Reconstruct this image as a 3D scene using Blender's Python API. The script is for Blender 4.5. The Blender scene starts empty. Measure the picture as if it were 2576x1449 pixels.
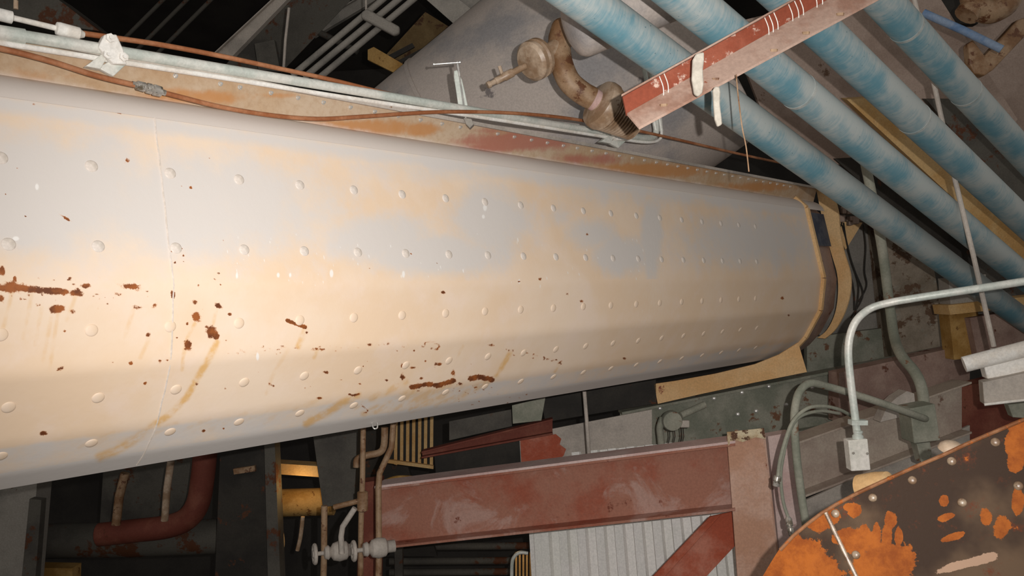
import bpy, math, random
import numpy as np
from mathutils import Vector, Matrix
random.seed(7); rng = np.random.default_rng(7)
SC = bpy.context.scene
COL = SC.collection
# ------------------------------------------------------------------ camera
W_, H_, FPX = 2576.0, 1449.0, 2000.0
PITCH, ROLL = math.radians(15.5), math.radians(3.1)
CAM = Vector((0, 0, 1.7))
F = Vector((0, math.cos(PITCH), math.sin(PITCH)))
_R0 = Vector((1, 0, 0)); _U0 = Vector((0, -math.sin(PITCH), math.cos(PITCH)))
R = math.cos(ROLL) * _R0 - math.sin(ROLL) * _U0
U = math.sin(ROLL) * _R0 + math.cos(ROLL) * _U0
cd = bpy.data.cameras.new('camera'); cam = bpy.data.objects.new('camera', cd); COL.objects.link(cam)
cam.matrix_world = Matrix(((R.x, U.x, -F.x, CAM.x), (R.y, U.y, -F.y, CAM.y), (R.z, U.z, -F.z, CAM.z), (0, 0, 0, 1)))
cd.sensor_width = 36.0; cd.lens = FPX / W_ * 36.0; cd.clip_start = 0.05; cd.clip_end = 200
SC.camera = cam
# ------------------------------------------------------------------ light
SC.view_settings.view_transform = 'Standard'; SC.view_settings.look = 'None'
SC.view_settings.gamma = 1.0; SC.view_settings.use_curve_mapping = False
SC.view_settings.exposure = 0.0
w = bpy.data.worlds.new('world'); SC.world = w; w.use_nodes = True
w.node_tree.nodes['Background'].inputs[0].default_value = (1.0, 0.95, 0.88, 1)
w.node_tree.nodes['Background'].inputs[1].default_value = 0.34
def point(name, loc, power, col, rad):
    l = bpy.data.lights.new(name, 'POINT'); l.energy = power; l.color = col; l.shadow_soft_size = rad
    o = bpy.data.objects.new(name, l); COL.objects.link(o); o.location = loc; return o
def spot(name, loc, aim, power, col, rad, size):
    l = bpy.data.lights.new(name, 'SPOT'); l.energy = power; l.color = col; l.shadow_soft_size = rad
    l.spot_size = math.radians(size); l.spot_blend = 1.0
    o = bpy.data.objects.new(name, l); COL.objects.link(o); o.location = loc; o.rotation_euler = aim.to_track_quat('-Z', 'Y').to_euler(); return o
spot('camera_flash', CAM + R * 0.14 + U * 0.07, F, 800, (1.0, 0.97, 0.93), 0.012, 100)      # on-camera flash, beam softer towards the frame's edges

# ------------------------------------------------------------------ maths
def P(px, py, Z):
    px, py, Z = float(px), float(py), float(Z)
    return CAM + Z * (F + ((px - W_ / 2) / FPX) * R - ((py - H_ / 2) / FPX) * U)
def proj(p):
    q = p - CAM; z = q.dot(F)
    return (W_ / 2 + FPX * q.dot(R) / z, H_ / 2 - FPX * q.dot(U) / z, z)
def ray_plane(px, py, Q, n):
    px, py = float(px), float(py)
    d = F + ((px - W_ / 2) / FPX) * R - ((py - H_ / 2) / FPX) * U
    t = (Q - CAM).dot(n) / d.dot(n)
    return CAM + d * t
def px2m(n, Z): return n * Z / FPX
def cr(pts, n=6):
    """Catmull-Rom resample of 3D points"""
    pts = [Vector(p) for p in pts]
    if len(pts) < 3: return pts
    out = []
    for i in range(len(pts) - 1):
        p0 = pts[max(i - 1, 0)]; p1 = pts[i]; p2 = pts[i + 1]; p3 = pts[min(i + 2, len(pts) - 1)]
        for k in range(n):
            t = k / n
            out.append(0.5 * ((2 * p1) + (p2 - p0) * t + (2 * p0 - 5 * p1 + 4 * p2 - p3) * t * t + (3 * p1 - p0 - 3 * p2 + p3) * t ** 3))
    out.append(pts[-1]); return out

class MB:
    def __init__(s): s.v = []; s.f = []
    def add(s, vs, fs):
        b = len(s.v); s.v += [Vector(v) for v in vs]; s.f += [[i + b for i in f] for f in fs]; return s
    def tube(s, pts, r, n=14, caps=True):
        pts = [Vector(p) for p in pts]; m = len(pts)
        rs = r if isinstance(r, (list, tuple)) else [r] * m
        t0 = (pts[1] - pts[0]).normalized()
        a = t0.orthogonal().normalized(); vs = []; fs = []
        for i in range(m):
            t = (pts[min(i + 1, m - 1)] - pts[max(i - 1, 0)]).normalized()
            a = (a - t * a.dot(t)).normalized(); b = t.cross(a)
            for k in range(n):
                an = 2 * math.pi * k / n
                vs.append(pts[i] + (a * math.cos(an) + b * math.sin(an)) * rs[i])
        for i in range(m - 1):
            for k in range(n):
                k2 = (k + 1) % n
                fs.append([i * n + k, i * n + k2, (i + 1) * n + k2, (i + 1) * n + k])
        if caps:
            fs.append(list(range(n))[::-1]); fs.append([(m - 1) * n + k for k in range(n)])
        return s.add(vs, fs)
    def lathe(s, o, ax, prof, n=28, caps=True):
        """prof: [(t along axis, radius)]"""
        o = Vector(o); ax = Vector(ax).normalized(); a = ax.orthogonal().normalized(); b = ax.cross(a)
        vs = []; fs = []
        for (t, r) in prof:
            for k in range(n):
                an = 2 * math.pi * k / n
                vs.append(o + ax * t + (a * math.cos(an) + b * math.sin(an)) * r)
        m = len(prof)
        for i in range(m - 1):
            for k in range(n):
                k2 = (k + 1) % n
                fs.append([i * n + k, i * n + k2, (i + 1) * n + k2, (i + 1) * n + k])
        if caps:
            fs.append(list(range(n))[::-1]); fs.append([(m - 1) * n + k for k in range(n)])
        return s.add(vs, fs)
    def prism(s, poly, off):
        poly = [Vector(p) for p in poly]; off = Vector(off); n = len(poly)
        vs = poly + [p + off for p in poly]
        fs = [list(range(n)), [n + i for i in range(n)][::-1]]
        for i in range(n):
            j = (i + 1) % n; fs.append([i, i + n, j + n, j])
        return s.add(vs, fs)
    def plate(s, poly, th):
        """slab: front outline given, thickness away from the camera along its own normal"""
        poly = [Vector(p) for p in poly]
        n = (poly[1] - poly[0]).cross(poly[2] - poly[0]).normalized()
        if n.dot(sum(poly, Vector()) / len(poly) - CAM) < 0: n = -n
        return s.prism(poly, n * th)
    def box(s, c, ax, ay, az):
        c = Vector(c); ax = Vector(ax) / 2; ay = Vector(ay) / 2; az = Vector(az) / 2
        return s.prism([c - ax - ay - az, c + ax - ay - az, c + ax + ay - az, c - ax + ay - az], az * 2)
    def beamI(s, TL, TR, BR, BL, fw, ft=0.02, wt=0.015, top=True, bot=True, front=0.5):
        """I or channel section: web given by corners; flanges fw wide"""
        TL, TR, BR, BL = map(Vector, (TL, TR, BR, BL))
        n = (TR - TL).cross(BL - TL).normalized()
        if n.dot(TL - CAM) > 0: n = -n           # towards the camera
        s.prism([TL, TR, BR, BL], -n * wt)
        uL = (TL - BL).normalized(); uR = (TR - BR).normalized()
        a = n * fw * front; b = -n * fw * (1 - front)
        if top: s.prism([TL + a, TR + a, TR + b, TL + b], (uL + uR) * 0.5 * ft)
        if bot: s.prism([BL + a, BR + a, BR + b, BL + b], -(uL + uR) * 0.5 * ft)
        return s
    def dome(s, c, nrm, r, h, n=12):
        prof = [(-0.002, r)] + [(h * math.sin(a), r * math.cos(a)) for a in (0, .45, .9, 1.3)]
        return s.lathe(c, nrm, prof, n)

def mesh(name, mb, angle=35):
    me = bpy.data.meshes.new(name)
    return me
def obj(name, mb, mat, parent=None, origin=None, angle=35, bevel=0.0):
    if origin is None:
        if parent is not None: origin = Vector(parent['_o']) if '_o' in parent else Vector((0, 0, 0))
        else:
            xs = [v.x for v in mb.v]; ys = [v.y for v in mb.v]; zs = [v.z for v in mb.v]
            origin = Vector(((min(xs) + max(xs)) / 2, (min(ys) + max(ys)) / 2, min(zs)))
    origin = Vector(origin)
    me = bpy.data.meshes.new(name)
    me.from_pydata([tuple(v - origin) for v in mb.v], [], mb.f); me.update()
    import bmesh
    bm = bmesh.new(); bm.from_mesh(me); bmesh.ops.recalc_face_normals(bm, faces=bm.faces); bm.to_mesh(me); bm.free()
    me.polygons.foreach_set('use_smooth', [True] * len(me.polygons)); me.set_sharp_from_angle(angle=math.radians(angle))
    me.materials.append(mat)
    o = bpy.data.objects.new(name, me); COL.objects.link(o)
    if parent is None: o.location = origin
    else:
        o.parent = parent
        o['_o'] = tuple(origin)
    if bevel:
        m = o.modifiers.new('bevel', 'BEVEL'); m.width = bevel; m.segments = 2; m.limit_method = 'ANGLE'
    return o
def tag(o, label, cat, group=None, kind=None):
    o['label'] = label; o['category'] = cat
    if group: o['group'] = group
    if kind: o['kind'] = kind
    return o
def thing(name, label, cat, base, group=None):
    o = bpy.data.objects.new(name, None); COL.objects.link(o); o.empty_display_size = 0.1
    o.location = base; o['_o'] = tuple(base)
    return tag(o, label, cat, group)
def struct(name, mb, mat):
    o = obj(name, mb, mat); o['kind'] = 'structure'; return o
def dupchild(o, parent, loc_delta):
    c = o.copy(); COL.objects.link(c); c.parent = parent; c.location = loc_delta; return c

# ------------------------------------------------------------------ materials
def lin(c):
    return tuple(((x / 255.0) / 12.92 if x / 255.0 <= 0.04045 else ((x / 255.0 + 0.055) / 1.055) ** 2.4) for x in c)
def N(nt, t, x=0, y=0, **k):
    n = nt.nodes.new(t); n.location = (x, y)
    for a, b in k.items(): setattr(n, a, b)
    return n
def noise(nt, co, scale, detail=6, rough=0.6, stretch=None, dist=0.0):
    n = N(nt, 'ShaderNodeTexNoise'); n.inputs['Scale'].default_value = scale
    n.inputs['Detail'].default_value = detail; n.inputs['Roughness'].default_value = rough
    n.inputs['Distortion'].default_value = dist
    if stretch:
        m = N(nt, 'ShaderNodeMapping'); m.inputs['Scale'].default_value = stretch
        nt.links.new(co, m.inputs['Vector']); co = m.outputs[0]
    nt.links.new(co, n.inputs['Vector']); return n.outputs[0]
def ramp(nt, v, lo, hi, a=0.0, b=1.0):
    r = N(nt, 'ShaderNodeMapRange'); r.interpolation_type = 'SMOOTHSTEP'
    r.inputs[1].default_value = lo; r.inputs[2].default_value = hi
    r.inputs[3].default_value = a; r.inputs[4].default_value = b
    nt.links.new(v, r.inputs[0]); return r.outputs[0]
def mix(nt, f, a, b):
    m = N(nt, 'ShaderNodeMix', data_type='RGBA')
    for s, v in ((m.inputs[0], f), (m.inputs[6], a), (m.inputs[7], b)):
        if hasattr(v, 'links') or hasattr(v, 'is_output'): nt.links.new(v, s)
        elif isinstance(v, tuple): s.default_value = (*v[:3], 1)
        else: s.default_value = v
    return m.outputs[2]
def math_(nt, op, a, b=None):
    m = N(nt, 'ShaderNodeMath', operation=op)
    for s, v in ((m.inputs[0], a), (m.inputs[1], b)):
        if v is None: continue
        if isinstance(v, (int, float)): s.default_value = v
        else: nt.links.new(v, s)
    return m.outputs[0]
def dusty(name, base, dust, rust=None, rustamt=0.0, scale=3.0, rough=0.75, bump=0.15, metal=0.0, dustamt=0.5, stretch=None, third=None, thirdamt=0.45, coord='Object', spec=0.3, grain=0.12, rscale=None):
    m = bpy.data.materials.new(name); m.use_nodes = True; nt = m.node_tree
    bs = nt.nodes['Principled BSDF']
    tc = N(nt, 'ShaderNodeTexCoord'); co = tc.outputs[coord]
    n1 = noise(nt, co, scale, 7, 0.62, stretch)
    c = mix(nt, ramp(nt, n1, 0.62 - dustamt * 0.45, 0.80 - dustamt * 0.45), lin(base), lin(dust))
    if third:
        n3 = noise(nt, co, scale * 0.6 + 1.3, 8, 0.65, None, 0.6)
        c = mix(nt, ramp(nt, n3, 1 - thirdamt - 0.06, 1 - thirdamt + 0.06), c, lin(third))
    if rust:
        n2 = noise(nt, co, rscale or scale * 2.3, 9, 0.7)
        c = mix(nt, ramp(nt, n2, 0.75 - rustamt * 0.4, 0.80 - rustamt * 0.4), c, lin(rust))
    g = noise(nt, co, 55, 4, 0.7)
    gr = ramp(nt, g, 0.25, 0.75, 1 - grain, 1 + grain)
    mm = N(nt, 'ShaderNodeVectorMath', operation='SCALE'); nt.links.new(c, mm.inputs[0]); nt.links.new(gr, mm.inputs['Scale'])
    nt.links.new(mm.outputs[0], bs.inputs['Base Color'])
    bs.inputs['Roughness'].default_value = rough; bs.inputs['Metallic'].default_value = metal
    bs.inputs['Specular IOR Level'].default_value = spec
    b = N(nt, 'ShaderNodeBump'); b.inputs['Strength'].default_value = bump; b.inputs['Distance'].default_value = 0.01
    nb = noise(nt, co, 22, 6, 0.7); nt.links.new(nb, b.inputs['Height']); nt.links.new(b.outputs[0], bs.inputs['Normal'])
    return m
RUST = (150, 78, 30); DRUST = (88, 52, 32)
M = {}
M['black'] = dusty('gloom_black', (42, 39, 36), (56, 52, 47), DRUST, 0.4, 1.2)  # near-black stands for background gloom; plain black on cables and wires
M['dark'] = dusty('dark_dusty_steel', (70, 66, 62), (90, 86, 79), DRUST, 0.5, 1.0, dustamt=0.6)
M['dgrey'] = dusty('dim_grey_steel', (122, 118, 112), (148, 142, 134), DRUST, 0.3, 1.5, dustamt=0.6)
M['grey'] = dusty('dusty_grey_paint', (158, 150, 142), (186, 176, 166), (130, 96, 70), 0.25, 1.5, dustamt=0.6)
M['ggreen'] = dusty('grey_green_paint', (128, 130, 116), (154, 152, 138), (120, 84, 62), 0.4, 2.0, dustamt=0.5)
M['tank'] = dusty('dusty_tank_steel', (150, 146, 146), (186, 174, 166), (120, 112, 110), 0.35, 0.9, dustamt=0.55, bump=0.06)
M['casing_brown'] = dusty('brown_grey_casing', (150, 130, 118), (170, 150, 138), (110, 84, 66), 0.3, 1.2, dustamt=0.5)  # brown-grey of the casing itself
M['galv'] = dusty('galvanised_conduit', (196, 202, 194), (224, 222, 214), (170, 150, 132), 0.15, 4, rough=0.45, dustamt=0.5, metal=0.1, spec=0.5)
M['white_dust'] = dusty('white_dust_coated', (226, 218, 208), (238, 234, 228), None, 0, 6, rough=0.85)
M['hose'] = dusty('brown_rubber_hose', (150, 92, 58), (172, 118, 84), None, 0, 5, rough=0.6, bump=0.1)
M['bright'] = dusty('bright_steel', (190, 188, 184), (220, 216, 210), (120, 110, 100), 0.3, 8, rough=0.3, metal=0.6, spec=0.6)
M['red'] = dusty('red_oxide_paint', (150, 82, 62), (156, 106, 88), (116, 62, 46), 0.3, 1.6, dustamt=0.6, third=(172, 136, 124), thirdamt=0.42, bump=0.1)
M['redbare'] = dusty('red_oxide_bare', (168, 82, 58), (186, 120, 100), (200, 180, 170), 0.2, 2.2, dustamt=0.45)
M['pink'] = dusty('pink_dusty_steel', (196, 164, 158), (208, 184, 178), (150, 96, 76), 0.3, 1.8, dustamt=0.5)
M['purple'] = dusty('mauve_dusty_beam', (158, 140, 128), (178, 164, 150), (124, 98, 84), 0.3, 1.4, dustamt=0.55)
M['mauve_brown'] = dusty('brown_dusty_beam', (134, 108, 98), (158, 134, 122), (96, 60, 46), 0.4, 1.6, dustamt=0.5)
M['cream'] = dusty('cream_paint', (222, 178, 124), (230, 192, 142), (150, 96, 60), 0.12, 2.5, dustamt=0.5)
M['ochre'] = dusty('ochre_paint', (190, 148, 92), (202, 168, 118), (150, 108, 70), 0.2, 2.0, dustamt=0.5)
M['siding'] = dusty('white_corrugated_sheet', (234, 232, 226), (240, 236, 232), (216, 210, 204), 0.3, 2.0, rough=0.5, dustamt=0.5)
M['rustpipe'] = dusty('rusty_pipe', (124, 90, 60), (156, 128, 100), (98, 60, 36), 0.5, 5, rough=0.55, dustamt=0.5, spec=0.5)
M['brass'] = dusty('tan_dusty_casting', (146, 118, 92), (184, 162, 140), (112, 76, 50), 0.3, 5, rough=0.4, dustamt=0.5, spec=0.6)
M['yrust'] = dusty('yellow_rust_panel', (150, 112, 56), (176, 140, 84), (110, 74, 36), 0.4, 3.0, dustamt=0.5)
M['bluebar'] = dusty('blue_grey_bar', (92, 118, 152), (122, 138, 160), None, 0, 6)
M['darkred'] = dusty('dark_red_pipe', (110, 56, 44), (128, 76, 60), DRUST, 0.3, 2.0, dustamt=0.4)
M['box'] = dusty('white_box_paint', (212, 208, 198), (226, 220, 212), (190, 176, 160), 0.15, 8, rough=0.6)
M['bronze'] = dusty('dark_bronze_coupling', (122, 112, 96), (190, 184, 176), (86, 70, 50), 0.4, 25, rough=0.3, metal=0.5, spec=0.6)

def blue_mat():
    m = bpy.data.materials.new('blue_pipe_under_dust'); m.use_nodes = True; nt = m.node_tree; bs = nt.nodes['Principled BSDF']
    tc = N(nt, 'ShaderNodeTexCoord'); co = tc.outputs['Object']      # local z runs along the pipe
    n1 = noise(nt, co, 2.2, 5, 0.6, (1.4, 1.4, 0.9))
    n2 = noise(nt, co, 26, 5, 0.65, (0.3, 0.3, 2.6), 0.4)
    sx = N(nt, 'ShaderNodeSeparateXYZ'); nt.links.new(co, sx.inputs[0])
    sm = math_(nt, 'ADD', math_(nt, 'MULTIPLY', n1, 1.0), math_(nt, 'MULTIPLY', n2, 0.32))
    up = ramp(nt, sx.outputs[0], -0.1, 0.1, -0.06, 0.14)              # more dust on the upper side
    sm = math_(nt, 'ADD', sm, up)
    c = mix(nt, ramp(nt, sm, 0.46, 0.78), lin((98, 142, 156)), lin((172, 178, 176)))
    sp = noise(nt, co, 60, 3, 0.5)
    c = mix(nt, ramp(nt, sp, 0.70, 0.74), c, lin((96, 120, 130)))
    nt.links.new(c, bs.inputs['Base Color']); bs.inputs['Roughness'].default_value = 0.6
    b = N(nt, 'ShaderNodeBump'); b.inputs['Strength'].default_value = 0.12; b.inputs['Distance'].default_value = 0.01
    nt.links.new(n2, b.inputs['Height']); nt.links.new(b.outputs[0], bs.inputs['Normal'])
    return m
M['blue'] = blue_mat()

# ================================================================== the big duct
VPX, VPY = 3200.0, 688.0
DD = (F + ((VPX - W_ / 2) / FPX) * R - ((VPY - H_ / 2) / FPX) * U).normalized()     # duct axis
HH = R - DD * R.dot(DD); HH.normalize()
if HH.dot(F) > 0: HH = -HH
HH = (R * 1.0 - F * ((VPX - W_ / 2) / FPX)); HH = (HH - DD * HH.dot(DD)).normalized()  # sideways, towards the camera's right
VV = HH.cross(DD).normalized()
if VV.z < 0: VV = -VV
A_END = P(2068, VPY + (722 - VPY) * (VPX - 2068) / VPX, 3.0 * VPX / (VPX - 2068))
def yend(y0, x): return VPY + (y0 - VPY) * (VPX - x) / VPX
SEC = [(82, 2008), (188, 1998), (243, 2026), (722, 2068), (945, 2060), (1118, 2024), (1195, 1994), (1232, 1966)]
secpts = [ray_plane(x, yend(y0, x), A_END, DD) for y0, x in SEC]
def hv(p): q = p - A_END; return (q.dot(HH), q.dot(VV))
hvs = [hv(p) for p in secpts]
T_LEFT = (P(0, 722, 3.0) - A_END).dot(DD)          # t of the frame's left edge (negative), 0 = end collar
def S(h, v, t): return A_END + HH * h + VV * v + DD * t
def y0of(px, py): return VPY + (py - VPY) * VPX / (VPX - px)
def on_duct(px, py, off=0.0):
    """point on the duct skin seen at a pixel, and its outward normal"""
    y0 = y0of(px, py); k = 0
    for i in range(len(SEC) - 1):
        if SEC[i][0] <= y0: k = i
    a, b = secpts[k], secpts[k + 1]
    n = (b - a).cross(DD).normalized()
    if n.dot(CAM - a) < 0: n = -n
    return ray_plane(px, py, a, n) + n * off, n
def on_flange(px, py, off=0.0):
    return ray_plane(px, py, secpts[1] + HH * off, HH)

# ---- skin grid of the front facets (F..E) with painted-on wear
def paint_masks(px, py):
    rust = np.zeros_like(px); streak = np.zeros_like(px); dust = np.zeros_like(px); gl = np.zeros_like(px)
    def blob(a, x, y, rx, ry, amt=1.0, rot=0.0):
        c, s_ = math.cos(rot), math.sin(rot); dx = px - x; dy = py - y
        u = (dx * c + dy * s_) / rx; v = (-dx * s_ + dy * c) / ry
        np.maximum(a, amt * np.clip(1.35 - np.sqrt(u * u + v * v) * 0.85, 0, 1), out=a)
    def stroke(a, pts, wd, amt=1.0):
        for (x0, y0), (x1, y1) in zip(pts[:-1], pts[1:]):
            L2 = (x1 - x0) ** 2 + (y1 - y0) ** 2 + 1e-6
            t = np.clip(((px - x0) * (x1 - x0) + (py - y0) * (y1 - y0)) / L2, 0, 1)
            d = np.hypot(px - (x0 + t * (x1 - x0)), py - (y0 + t * (y1 - y0)))
            np.maximum(a, amt * np.clip(1.4 - d / wd * 0.8, 0, 1), out=a)
    # corroded breakthroughs along the knuckle on the left
    stroke(rust, [(-60, 716), (0, 724), (45, 722), (75, 728), (165, 735)], 8)
    blob(rust, 30, 722, 34, 15); blob(rust, 4, 682, 9, 12); blob(rust, 4, 750, 7, 10); blob(rust, 37, 703, 6, 10)
    blob(rust, 192, 737, 20, 9, rot=0.1); blob(rust, 215, 720, 13, 6); blob(rust, 143, 777, 25, 11, rot=-.15); blob(rust, 184, 784, 8, 6, .7)
    blob(rust, 332, 722, 30, 9, .9, .15); blob(rust, 297, 740, 10, 5, .8); blob(rust, 370, 734, 6, 3, .8)
    blob(rust, 345, 773, 18, 6, .8, .1); blob(rust, 388, 770, 6, 12, .8, .6); blob(rust, 435, 741, 6, 12); blob(rust, 97, 767, 9, 5, .8)
    blob(rust, 495, 797, 11, 14); blob(rust, 532, 835, 13, 18, 1, -.5); blob(rust, 545, 846, 9, 12); blob(rust, 548, 769, 14, 7, .9, .4)
    blob(rust, 472, 868, 11, 15, 1, -.3); blob(rust, 490, 760, 7, 6, .8); blob(rust, 578, 790, 5, 4); blob(rust, 471, 814, 5, 5); blob(rust, 520, 822, 6, 4, .9)
    blob(rust, 373, 842, 7, 6, .8); blob(rust, 152, 928, 11, 6, .9, -.4); blob(rust, 109, 1090, 11, 6, .95); blob(rust, 173, 702, 8, 5, .8, -.6)
    blob(rust, 320, 404, 7, 8, .8); blob(rust, 165, 548, 20, 4, .8, .55); blob(rust, 85, 262, 8, 4, .6); blob(rust, 302, 283, 12, 4, .7)
    blob(rust, 185, 716, 7, 4, .8); blob(rust, 96, 700, 6, 4, .6)
    for (x, y, r) in [(457, 625, 4), (461, 643, 4), (440, 660, 4), (461, 658, 3), (432, 632, 3), (474, 705, 4), (501, 719, 5), (540, 702, 3), (550, 688, 4), (555, 717, 3), (510, 778, 3), (568, 856, 4), (365, 964, 5), (495, 966, 5), (567, 977, 4),
                      (163, 833, 5), (445, 850, 4), (402, 908, 6), (421, 906, 5), (328, 913, 7), (283, 911, 4), (457, 468, 3), (480, 472, 5), (512, 470, 2), (44, 424, 3), (14, 488, 3), (64, 543, 3), (545, 402, 2), (527, 398, 2),
                      (930, 675, 3), (1306, 708, 4), (1115, 735, 6), (1427, 739, 5), (1462, 758, 6), (1034, 638, 3), (1570, 902, 5), (1968, 750, 6), (1984, 793, 4), (1478, 590, 4), (1100, 662, 2), (1358, 702, 5), (512, 1084, 6), (562, 1078, 4), (562, 605, 3)]:
        blob(rust, x, y, r, r * .8, .85)
    for i in range(40):
        x = random.uniform(0, 430); blob(rust, x, 738 + random.gauss(0, 22), random.uniform(2, 6), random.uniform(2, 4), .62)
    # second row of pitting along the lower knuckle
    stroke(rust, [(722, 806), (745, 815), (768, 823)], 4.5); blob(rust, 772, 837, 4, 5, .8)
    for i in range(46):
        x = random.uniform(560, 1100); y = 885 - (x - 660) * 0.045 + random.gauss(0, 6)
        blob(rust, x, y, random.uniform(3, 8), random.uniform(2, 3.5), .58, random.uniform(-.4, .4))
    for (x, y) in [(710, 872), (745, 875), (795, 878), (812, 879), (930, 867), (972, 866), (1235, 868)]: blob(rust, x, y, 11, 4, .68)
    stroke(rust, [(1070, 862), (1090, 860), (1105, 870), (1100, 880), (1085, 876)], 3.2, .62)
    stroke(rust, [(678, 957), (676, 966), (690, 972)], 2.8, .62)
    for (x, y, rx, ry) in [(1013, 920, 6, 8), (1013, 948, 7, 11), (1037, 925, 9, 4), (1103, 916, 10, 6), (1125, 911, 4, 5), (1060, 952, 6, 4), (820, 936, 7, 5), (858, 956, 4, 2), (905, 966, 5, 2), (972, 956, 5, 4), (1140, 937, 6, 10), (1070, 908, 3, 3), (1042, 882, 3, 3)]:
        blob(rust, x, y, rx, ry, .85)
    stroke(rust, [(1035, 975), (1060, 970), (1080, 966), (1100, 970), (1120, 964), (1142, 957)], 6, .95)
    stroke(rust, [(1182, 952), (1205, 948), (1225, 952), (1238, 955)], 6.5, .95); blob(rust, 1158, 966, 7, 5, .8); blob(rust, 1051, 983, 6, 3, .7)
    stroke(rust, [(878, 992), (890, 995), (905, 991)], 3.2, .8); blob(rust, 805, 1002, 9, 4, .8); stroke(rust, [(908, 1018), (918, 1026), (925, 1033)], 2.6, .6); blob(rust, 918, 1038, 9, 2.5, .6, -.2)
    for i in range(26): blob(rust, random.uniform(1140, 1330), random.uniform(960, 1020), 3.5, 2.5, .6)
    for i in range(26):
        x = random.uniform(1270, 1415); blob(rust, x, 880 + (x - 1270) * .22 + random.gauss(0, 3), 4, 3, .62)
    for i in range(22): blob(rust, random.uniform(640, 1250), random.uniform(900, 980), 3, 2.4, .58)
    blob(rust, 1408, 912, 8, 4, .75, -.6)
    # ochre run-down streaks
    stroke(streak, [(545, 860), (530, 895), (500, 945), (470, 1000), (430, 1040), (395, 1065)], 8, 1.0)
    stroke(streak, [(395, 1065), (340, 1105), (290, 1135), (250, 1150)], 12, .75)
    stroke(streak, [(490, 815), (472, 850), (462, 890), (458, 930)], 5, .75); stroke(streak, [(546, 775), (535, 815)], 5, .7)
    for (x, y, L) in [(30, 735, 90), (80, 740, 110), (130, 790, 120), (145, 790, 150), (110, 740, 130), (335, 780, 70), (375, 850, 50), (190, 745, 60)]:
        stroke(streak, [(x, y), (x - 8, y + L * .4), (x - 22, y + L)], 6, .5)
    stroke(streak, [(768, 825), (760, 850), (750, 872)], 7, .85); stroke(streak, [(798, 880), (790, 900)], 5, .6); stroke(streak, [(725, 880), (690, 935), (668, 990)], 6, .42)
    stroke(streak, [(1285, 885), (1268, 915), (1248, 945)], 6, .85); stroke(streak, [(1408, 915), (1395, 935)], 4, .6); stroke(streak, [(1165, 870), (1145, 910)], 4, .5)
    stroke(streak, [(900, 995), (860, 1015), (810, 1045), (770, 1065)], 10, .85); stroke(streak, [(805, 1003), (770, 1020), (740, 1030)], 8, .5)
    for (x, y) in [(1045, 978), (1075, 972), (1110, 972), (1140, 962), (1165, 968), (1230, 958), (1020, 960)]:
        stroke(streak, [(x, y), (x - 60, y + 32), (x - 130, y + 62)], 9, .62)
    for i in range(30):
        x = random.uniform(100, 1250); y = y0 = VPY + (1125 - VPY) * (VPX - x) / VPX
        stroke(streak, [(x, y), (x - 50, y + 22), (x - 90, y + 40)], random.uniform(4, 9), random.uniform(.2, .42))
    # pale blue-grey dust: heavy high on the upper facet; at the turn it also paints in shading
    def g(x, y, rx, ry, a): np.maximum(dust, a * np.exp(-((px - x) / rx) ** 2 - ((py - y) / ry) ** 2), out=dust)
    g(1100, 640, 210, 62, 1.0); g(960, 600, 190, 80, .85); g(1230, 560, 130, 130, .85); g(1560, 640, 80, 60, 1.0); g(1490, 590, 90, 50, .8)
    g(1640, 590, 30, 130, 1.0); g(1400, 540, 60, 60, .5); g(1900, 600, 250, 100, .75); g(500, 520, 460, 180, .85); g(60, 480, 420, 190, .95); g(60, 590, 60, 40, .9)
    g(1200, 420, 500, 60, .55); g(1600, 480, 300, 60, .55); g(700, 380, 400, 50, .4)
    facetA = (py < (VPY + 30 * (VPX - px) / VPX)).astype(float)
    dust *= facetA
    np.maximum(dust, np.clip(1 - np.abs(py - (VPY + (262 - VPY) * (VPX - px) / VPX)) / 55.0, 0, 1) * .75, out=dust)
    yC = VPY + (1118 - VPY) * (VPX - px) / VPX; np.maximum(dust, np.clip((py - yC) / 14.0 + .0, 0, 1) * .55, out=dust)
    yD = VPY + (1192 - VPY) * (VPX - px) / VPX; np.maximum(dust, np.clip((py - yD) / 6.0 + .5, 0, 1) * 1.2, out=dust)
    # knocked-off bright chips and scrape marks
    for (x, y, rx, ry) in [(834, 688, 5, 11), (1015, 690, 4, 10), (1220, 522, 5, 10), (1216, 545, 4, 6), (648, 897, 4, 11), (700, 692, 4, 7), (1306, 708, 3, 7), (93, 470, 5, 9), (40, 600, 9, 6), (596, 693, 3, 10), (730, 692, 3, 7), (1302, 606, 2, 9), (1166, 680, 2, 7)]:
        blob(gl, x, y, rx, ry, 1.0)
    for i in range(70):
        blob(gl, random.uniform(560, 1650), random.uniform(590, 720), 1.6, random.uniform(3, 7), .75, random.uniform(-.2, .2))
    for i in range(6):
        x = 1632 + i * 8; stroke(gl, [(x, 560), (x + 8, 640), (x + 2, 720), (x - 18, 790), (x - 45, 850)], 1.6, .5)
    return rust, streak, dust, gl

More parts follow.
